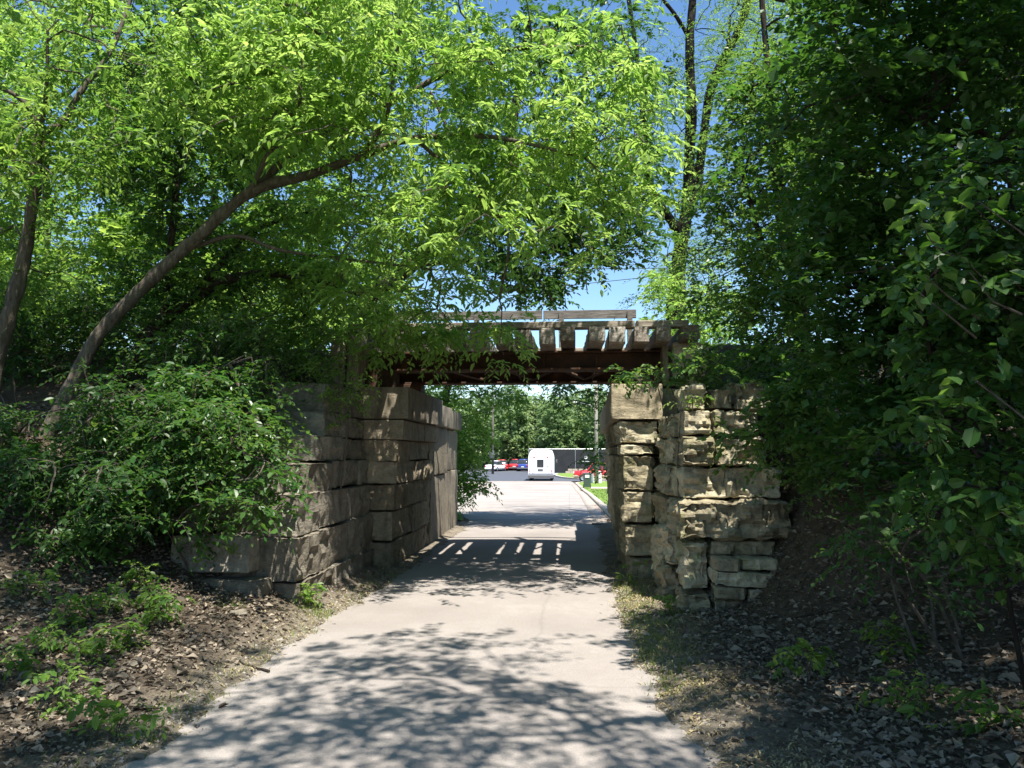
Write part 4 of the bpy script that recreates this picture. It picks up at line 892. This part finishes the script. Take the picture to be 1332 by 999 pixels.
BEIGE = plain('beige_block', (.42, .35, .26), .85, 0, .15, 3); DGREY = plain('dark_grey_metal', (.12, .12, .125), .5, .3, .1, 4)

def wheel(parent, x, y, r, w, name='wheel'):
    """wheel with its axle along local x"""
    wl_ = link(name, None, parent=parent, loc=(x, y, r))
    Geo().lathe([(r * .62, -w / 2), (r * .94, -w / 2), (r, -w * .3), (r, w * .3), (r * .94, w / 2), (r * .62, w / 2)], (0, 0, 0), 0, 20).build('tyre', RUB, wl_, True)
    g = Geo().lathe([(.01, w * .30), (r * .2, w * .36), (r * .55, w * .3), (r * .63, w * .45), (r * .63, -w * .45), (r * .55, -w * .3), (r * .2, -w * .36), (.01, -w * .3)], (0, 0, 0), 0, 20); g.build('rim', STEEL, wl_, True)

def loft_body(secs, n=2.6, seg=20):
    """secs: (y, half width, z bottom, z top, taper of the top) -> rounded lofted shell along y"""
    a = np.linspace(0, 2 * math.pi, seg, endpoint=False); rows = []
    for (y, hw, z0, z1, tp) in secs:
        c, s = np.cos(a), np.sin(a); sx = np.sign(c) * np.abs(c) ** (2 / n); sz = np.sign(s) * np.abs(s) ** (2 / n)
        z = (z0 + z1) / 2 + sz * (z1 - z0) / 2; x = hw * sx * (1 - tp * (sz + 1) / 2); rows.append(np.c_[x, np.full(seg, y), z])
    v = np.concatenate(rows); m = len(secs); i = np.arange(m - 1)[:, None] * seg; j = np.arange(seg)[None]; j2 = (j + 1) % seg
    g = Geo(); g.add(v, np.stack([i + j, i + j2, i + seg + j2, i + seg + j], -1).reshape(-1, 4))
    g.f.setdefault(seg, []).append(np.array([list(range(seg - 1, -1, -1)), list(range((m - 1) * seg, m * seg))])); return g

def rear_car(label, x, y, mat, kind='hatch', rz=0, W=1.8, Lc=4.3, H=1.5):
    """a parked car, its rear at local y=0 facing -y"""
    t_ = thing('parked_car', label, 'car', (x, y, Z0), (0, 0, rz), 'cars parked along the far fence'); hw = W / 2
    tail = H * (.62 if kind != 'suv' else .6)
    loft_body([(0, hw * .9, .32, tail * .9, .05), (.08, hw * .97, .26, tail, .06), (.8, hw, .22, tail * 1.02, .07), (Lc * .6, hw, .22, tail * 1.0, .07), (Lc * .85, hw * .97, .24, tail * .86, .06), (Lc - .08, hw * .9, .28, tail * .76, .05), (Lc, hw * .82, .34, tail * .66, .04)], 5).build('body', mat, t_, True)
    y0 = {'suv': .12, 'hatch': .25, 'sedan': .75}[kind]
    loft_body([(y0, hw * .86, tail * .86, tail * 1.02, .06), (y0 + (.22 if kind == 'suv' else .5), hw * .88, tail * .86, H * .97, .2), (Lc * .4, hw * .88, tail * .86, H, .2), (Lc * .55, hw * .88, tail * .86, H * .98, .2), (Lc * .72, hw * .86, tail * .84, tail * 1.0, .08)], 5).build('cabin', GLASS, t_, True)
    loft_body([(y0 + (.26 if kind == 'suv' else .55), hw * .64, H * .93, H + .005, .1), (Lc * .4, hw * .68, H * .95, H + .03, .1), (Lc * .54, hw * .66, H * .93, H + .005, .1)], 4).build('roof', mat, t_, True)
    Geo().box((0, -.02, .42), (W * .9, .16, .2), .05).build('bumper', mat if kind != 'suv' else DGREY, t_)
    Geo().box((0, -.015, tail * .62), (.42, .05, .13), .01).build('number_plate', LAMPW, t_)
    for s in (-1, 1):
        Geo().box((s * hw * .78, -.0, tail * .80), (.2, .1, .24 if kind == 'suv' else .16), .02).build('tail_light', LRED, t_)
        for yy in (.75, Lc - .85): wheel(t_, s * (hw - .12), yy, .33, .2)
    return t_
def fx(u, Y): return float(P(u, 600, Y)[0])
rear_car('white sedan parked at the far left of the fence row, partly behind leaves', fx(638, 115), 114, PAINT_W, 'sedan', -.35)
rear_car('small red car parked beside the white sedan', fx(654.5, 117), 117, PAINT_R, 'hatch', .2, 1.7, 3.9, 1.62)
rear_car('low grey car parked between the two red cars', fx(662, 121), 121, PAINT_G, 'sedan', 0, 1.75, 4.3, 1.4)
rear_car('red car parked tight against the left side of the blue one', fx(669, 119.5), 119, PAINT_R, 'suv', 0, 1.8, 4.4, 1.7)
rear_car('dark blue car parked left of the white van', fx(680, 115.5), 115, PAINT_B, 'suv', 0, 1.85, 4.5, 1.72)

# white step van seen from behind
VX_, VY_ = fx(703.5, 75), 75.0
VN = thing('delivery_van', 'white boxy delivery van seen from behind at the edge of dark asphalt', 'van', (VX_, VY_, Z0))
vw, vh = 1.18, 2.92
prof_v = [(-vw, .55), (vw, .55), (vw, 2.05), (vw * .97, 2.35), (vw * .86, 2.72), (vw * .74, 2.86), (vw * .5, vh), (-vw * .5, vh), (-vw * .74, 2.86), (-vw * .86, 2.72), (-vw * .97, 2.35), (-vw, 2.05)]
Geo().prism(prof_v, 0, 5.2).build('body', PAINT_W, VN)
Geo().prism([(-vw * .92, .55), (vw * .92, .55), (vw * .92, 1.3), (-vw * .92, 1.3)], 5.2, 6.1).build('bonnet', PAINT_W, VN)
dr = Geo().box((0, -.015, 1.55), (1.5, .05, 1.75), .02).build('rear_door', PAINT_W, VN)
Geo().box((-.05, -.045, 1.62), (.62, .03, .72), .02).build('window', GLASS, dr)
Geo().box((-.05, -.045, 1.0), (.5, .03, .22), .015).build('number_plate', DGREY, dr)
Geo().box((0, -.12, .40), (vw * 2.02, .26, .30), .03).build('bumper', DGREY, VN)
Geo().box((0, .3, .40), (vw * 1.7, .2, .3), .03).build('mud_guard', RUB, VN)
for sx in (-.76, .76): Geo().box((sx, -.012, 1.55), (.02, .03, 1.78)).build('door_seam', DGREY, VN)
Geo().box((0, -.012, 2.46), (1.54, .03, .02)).build('door_seam', DGREY, VN); Geo().box((0, -.012, .66), (vw * 1.96, .03, .05)).build('sill_trim', DGREY, VN)
Geo().box((.62, -.05, 1.35), (.05, .05, .22), .01).build('door_handle', DGREY, VN)
for s in (-1, 1):
    Geo().box((s * 1.02, -.03, .95), (.07, .06, .22), .015).build('tail_light', LRED, VN)
    Geo().box((s * .62, -.03, 2.16), (.16, .05, .12), .015).build('marker_light', LRED, VN)
    for yy in (1.1, 4.6): wheel(VN, s * (vw - .2), yy, .38, .26)
    mr = Geo().tube([(s * vw, 4.9, 1.75), (s * (vw + .2), 4.8, 1.85)], .02, 6).build('mirror_arm', DGREY, VN)
    Geo().box((s * (vw + .22), 4.8, 1.8), (.14, .08, .34), .03).build('mirror', DGREY, mr)

# red SUV, side on, facing left, tan lower cladding
SU = thing('red_suv', 'red car with tan lower sides parked side on behind the green bin', 'car', (fx(746, 73), 73.6, -.95 + .012))
def side_loft(secs, mat, name, parent, n=5):
    g = loft_body([(y, hw, z0, z1, tp) for (y, hw, z0, z1, tp) in secs], n); g.v = [v[:, [1, 0, 2]] for v in g.v]; return g.build(name, mat, parent, True)
side_loft([(0, .70, .45, .86, .03), (.06, .80, .40, .95, .04), (.5, .86, .36, 1.0, .05), (1.25, .88, .36, 1.06, .06), (3.9, .88, .36, 1.08, .06), (4.35, .84, .38, 1.06, .06), (4.42, .78, .45, 1.0, .05)], PAINT_R, 'body', SU)
side_loft([(.02, .72, .36, .62, 0), (.1, .83, .34, .66, 0), (4.3, .90, .34, .66, 0), (4.44, .80, .38, .6, 0)], TAN, 'lower_cladding', SU)
side_loft([(1.25, .8, .95, 1.08, .05), (1.75, .8, .95, 1.6, .16), (2.6, .8, .95, 1.64, .16), (3.9, .8, .95, 1.62, .16), (4.3, .78, .95, 1.06, .1)], GLASS, 'cabin', SU)
side_loft([(1.72, .62, 1.56, 1.65, .1), (2.6, .68, 1.58, 1.70, .1), (3.95, .66, 1.56, 1.66, .1)], PAINT_R, 'roof', SU)
for xx in (1.55, 2.55, 3.35):
    Geo().tube([(xx - (.28 if xx < 2 else 0), -.84, 1.05), (xx + (.12 if xx < 2 else 0), -.72, 1.6)], .045, 6).build('pillar', PAINT_R, SU)
for s in (-1, 1):
    for xx in (.85, 3.45):
        w_ = link('wheel', None, parent=SU, loc=(xx, s * .76, .36), rot=(0, 0, math.pi / 2))
        Geo().lathe([(.21, -.11), (.34, -.11), (.36, -.06), (.36, .06), (.34, .11), (.21, .11)], (0, 0, 0), 0, 20).build('tyre', RUB, w_, True)
        Geo().lathe([(.01, .07), (.1, .09), (.2, .07), (.23, .1), (.23, -.1), (.2, -.07), (.1, -.09), (.01, -.07)], (0, 0, 0), 0, 20).build('rim', STEEL, w_, True)
    Geo().box((.03, s * .62, .82), (.1, .26, .16), .02).build('headlight', LAMPW, SU)
Geo().box((.0, 0, .50), (.16, 1.6, .2), .04).build('bumper', TAN, SU)
Geo().box((1.75, -.95, 1.1), (.1, .16, .13), .03).build('mirror', PAINT_R, SU)

# wheeled bin on the verge
gy_ = 57.5; bx_ = fx(763.5, gy_); BZ = float(prof(gy_)) + .125
BN = thing('wheeled_bin', 'dark green wheeled bin standing on the kerb in front of the red car', 'bin', (bx_, gy_, BZ))
g = Geo(); g.add([(-.24, -.3, .06), (.24, -.3, .06), (.24, .2, .06), (-.24, .2, .06), (-.29, -.36, .98), (.29, -.36, .98), (.29, .3, .98), (-.29, .3, .98)], [[0, 3, 2, 1], [4, 5, 6, 7], [0, 1, 5, 4], [1, 2, 6, 5], [2, 3, 7, 6], [3, 0, 4, 7]]); g.build('body', BINM, BN)
Geo().box((0, -.02, 1.03), (.64, .74, .09), .03).build('lid', DGREY, BN); Geo().box((0, -.355, .82), (.3, .03, .2), .005).build('label_plate', LAMPW, BN)
Geo().tube([(-.28, .36, .98), (.28, .36, .98)], .02, 6).build('handle', DGREY, BN)
for s in (-1, 1): wheel(BN, s * .25, .2, .12, .06)

# lamp pole, wires, pedestals
py_ = 67.0; px_ = fx(776, py_); pz = float(prof(py_)) + .1
LP = thing('utility_pole', 'grey wooden pole with a street lamp arm beside the red car', 'pole', (px_, py_, pz))
Geo().tube([(0, 0, -.3), (0, 0, 5), (.03, 0, 9.4)], [.17, .14, .11], 12).build('pole', POLEW, LP, True)
ar = Geo().tube([(0, 0, 6.0), (-.5, 0, 6.5), (-1.5, 0, 6.75)], [.035, .03, .03], 8).build('lamp_arm', STEEL, LP, True)
loft_body([(-.14, .12, -.05, .04, .1), (0, .2, -.08, .07, .1), (.14, .12, -.05, .04, .1)], 3).build('lamp_head', LAMPW, LP, True, loc=(-1.75, 0, 6.74))
Geo().box((0, -.16, 3.0), (.16, .08, .35), .01).build('meter_box', STEEL, LP)
for u, Y, h, lab in ((769, 68, .8, 'short white utility pedestal left of the lamp pole'), (779.5, 67.5, .95, 'taller white utility pedestal right of the lamp pole')):
    pd = thing('utility_pedestal', lab, 'pedestal', (fx(u, Y), Y, -.86), group='white pedestals by the pole')
    Geo().box((0, 0, h / 2), (.34, .3, h), .03).build('housing', PAINT_W, pd); Geo().box((0, 0, h + .02), (.38, .34, .06), .02).build('cap', PAINT_W, pd)
yy_ = 100.0; xx_ = fx(641, yy_)
LP2 = thing('utility_pole', 'pole with a grey transformer drum above the parked white sedan', 'pole', (xx_, yy_, -.95))
Geo().tube([(0, 0, -.3), (0, 0, 5), (0, 0, 10.5)], [.16, .13, .10], 10).build('pole', DARKWOOD, LP2, True)
Geo().lathe([(.01, 0), (.3, .02), (.33, .1), (.33, .95), (.28, 1.05), (.01, 1.08)], (-.1, -.46, 1.9), 2, 14).build('transformer', DGREY, LP2, True)
Geo().box((0, -.1, 9.9), (2.4, .1, .12)).build('cross_arm', POLEW, LP2)
for (a, b, sag, lab) in (((560, 392, 30), (880, 358, 34), .0, 'lower dark overhead wire crossing the sky gap above the bridge'), ((560, 345, 30), (880, 343, 34), .25, 'upper thin overhead wire crossing the sky gap above the bridge')):
    A, B = P(*a), P(*b); d_ = B - A; A = A - d_ * 1.4; B = B + d_ * 1.4; s_ = np.linspace(0, 1, 40)
    pts = A + (B - A) * s_[:, None]; pts[:, 2] -= 4 * sag * s_ * (1 - s_); pts[:, 2] += .05
    link('overhead_wire', Geo().tube(pts, .014, 6).mesh('overhead_wire', True), RUB, label=lab, category='wire', group='wires above the bridge')

# fences with black screening
def fence(label, x0, x1, y, h, step):
    f_ = thing('screened_fence', label, 'fence', (x0, y, -.95), group='black screened fences'); n = int(round((x1 - x0) / step)); st = (x1 - x0) / n
    for k in range(n):
        a = st * k; u_ = np.linspace(a + .05, a + st - .05, 7); w_ = np.linspace(.05, h - .12, 5); U, W = np.meshgrid(u_, w_); yv = .03 * np.sin(U * 3.1 + k) * np.sin(W * 2.1)
        i = np.arange(4)[:, None] * 7 + np.arange(6)[None]; fr = np.stack([U, yv - .04, W], -1).reshape(-1, 3); bk = fr + [0, .01, 0]
        ff = np.stack([i, i + 1, i + 8, i + 7], -1).reshape(-1, 4); g = Geo(); g.add(fr, ff); g.add(bk, ff[:, ::-1]); g.build('screen_panel', SCREEN, f_)
    for k in range(n + 1): Geo().tube([(st * k, .04, -.2), (st * k, .04, h + .06)], .045, 8).build('post', STEEL, f_)
    Geo().tube([(0, .04, h), (x1 - x0, .04, h)], .04, 8).build('top_rail', STEEL, f_)
    return f_
tf = fence('tall black screened fence behind the white van', fx(688, 106), fx(840, 106), 106.0, 3.15, 3.1)
fence('lower black screened fence behind the parked cars', fx(560, 128), fx(690, 128), 128.0, 2.45, 3.2)
g = Geo(); o_ = np.array(tf.location); c_ = P(762, 596, 105.9) - o_
g.lathe([(.01, -.01), (.22, -.01), (.22, .01), (.01, .01)], c_ + [0, -.05, .1], 1, 14); g.build('emblem', LAMPW, tf)
g = Geo().box(c_ + [-.3, -.05, -.42], (1.5, .02, .07)); g.build('emblem', LAMPW, tf)
LWL = thing('block_wall', 'low beige block wall at the foot of the tall black fence', 'wall', (fx(735, 103), 103, -.95))
for r_ in range(2):
    for k in range(8): Geo().box((.35 + k * .62 + .31 * r_, 0, .16 + .3 * r_), (.6, .3, .28), .02).build('block', BEIGE, LWL)
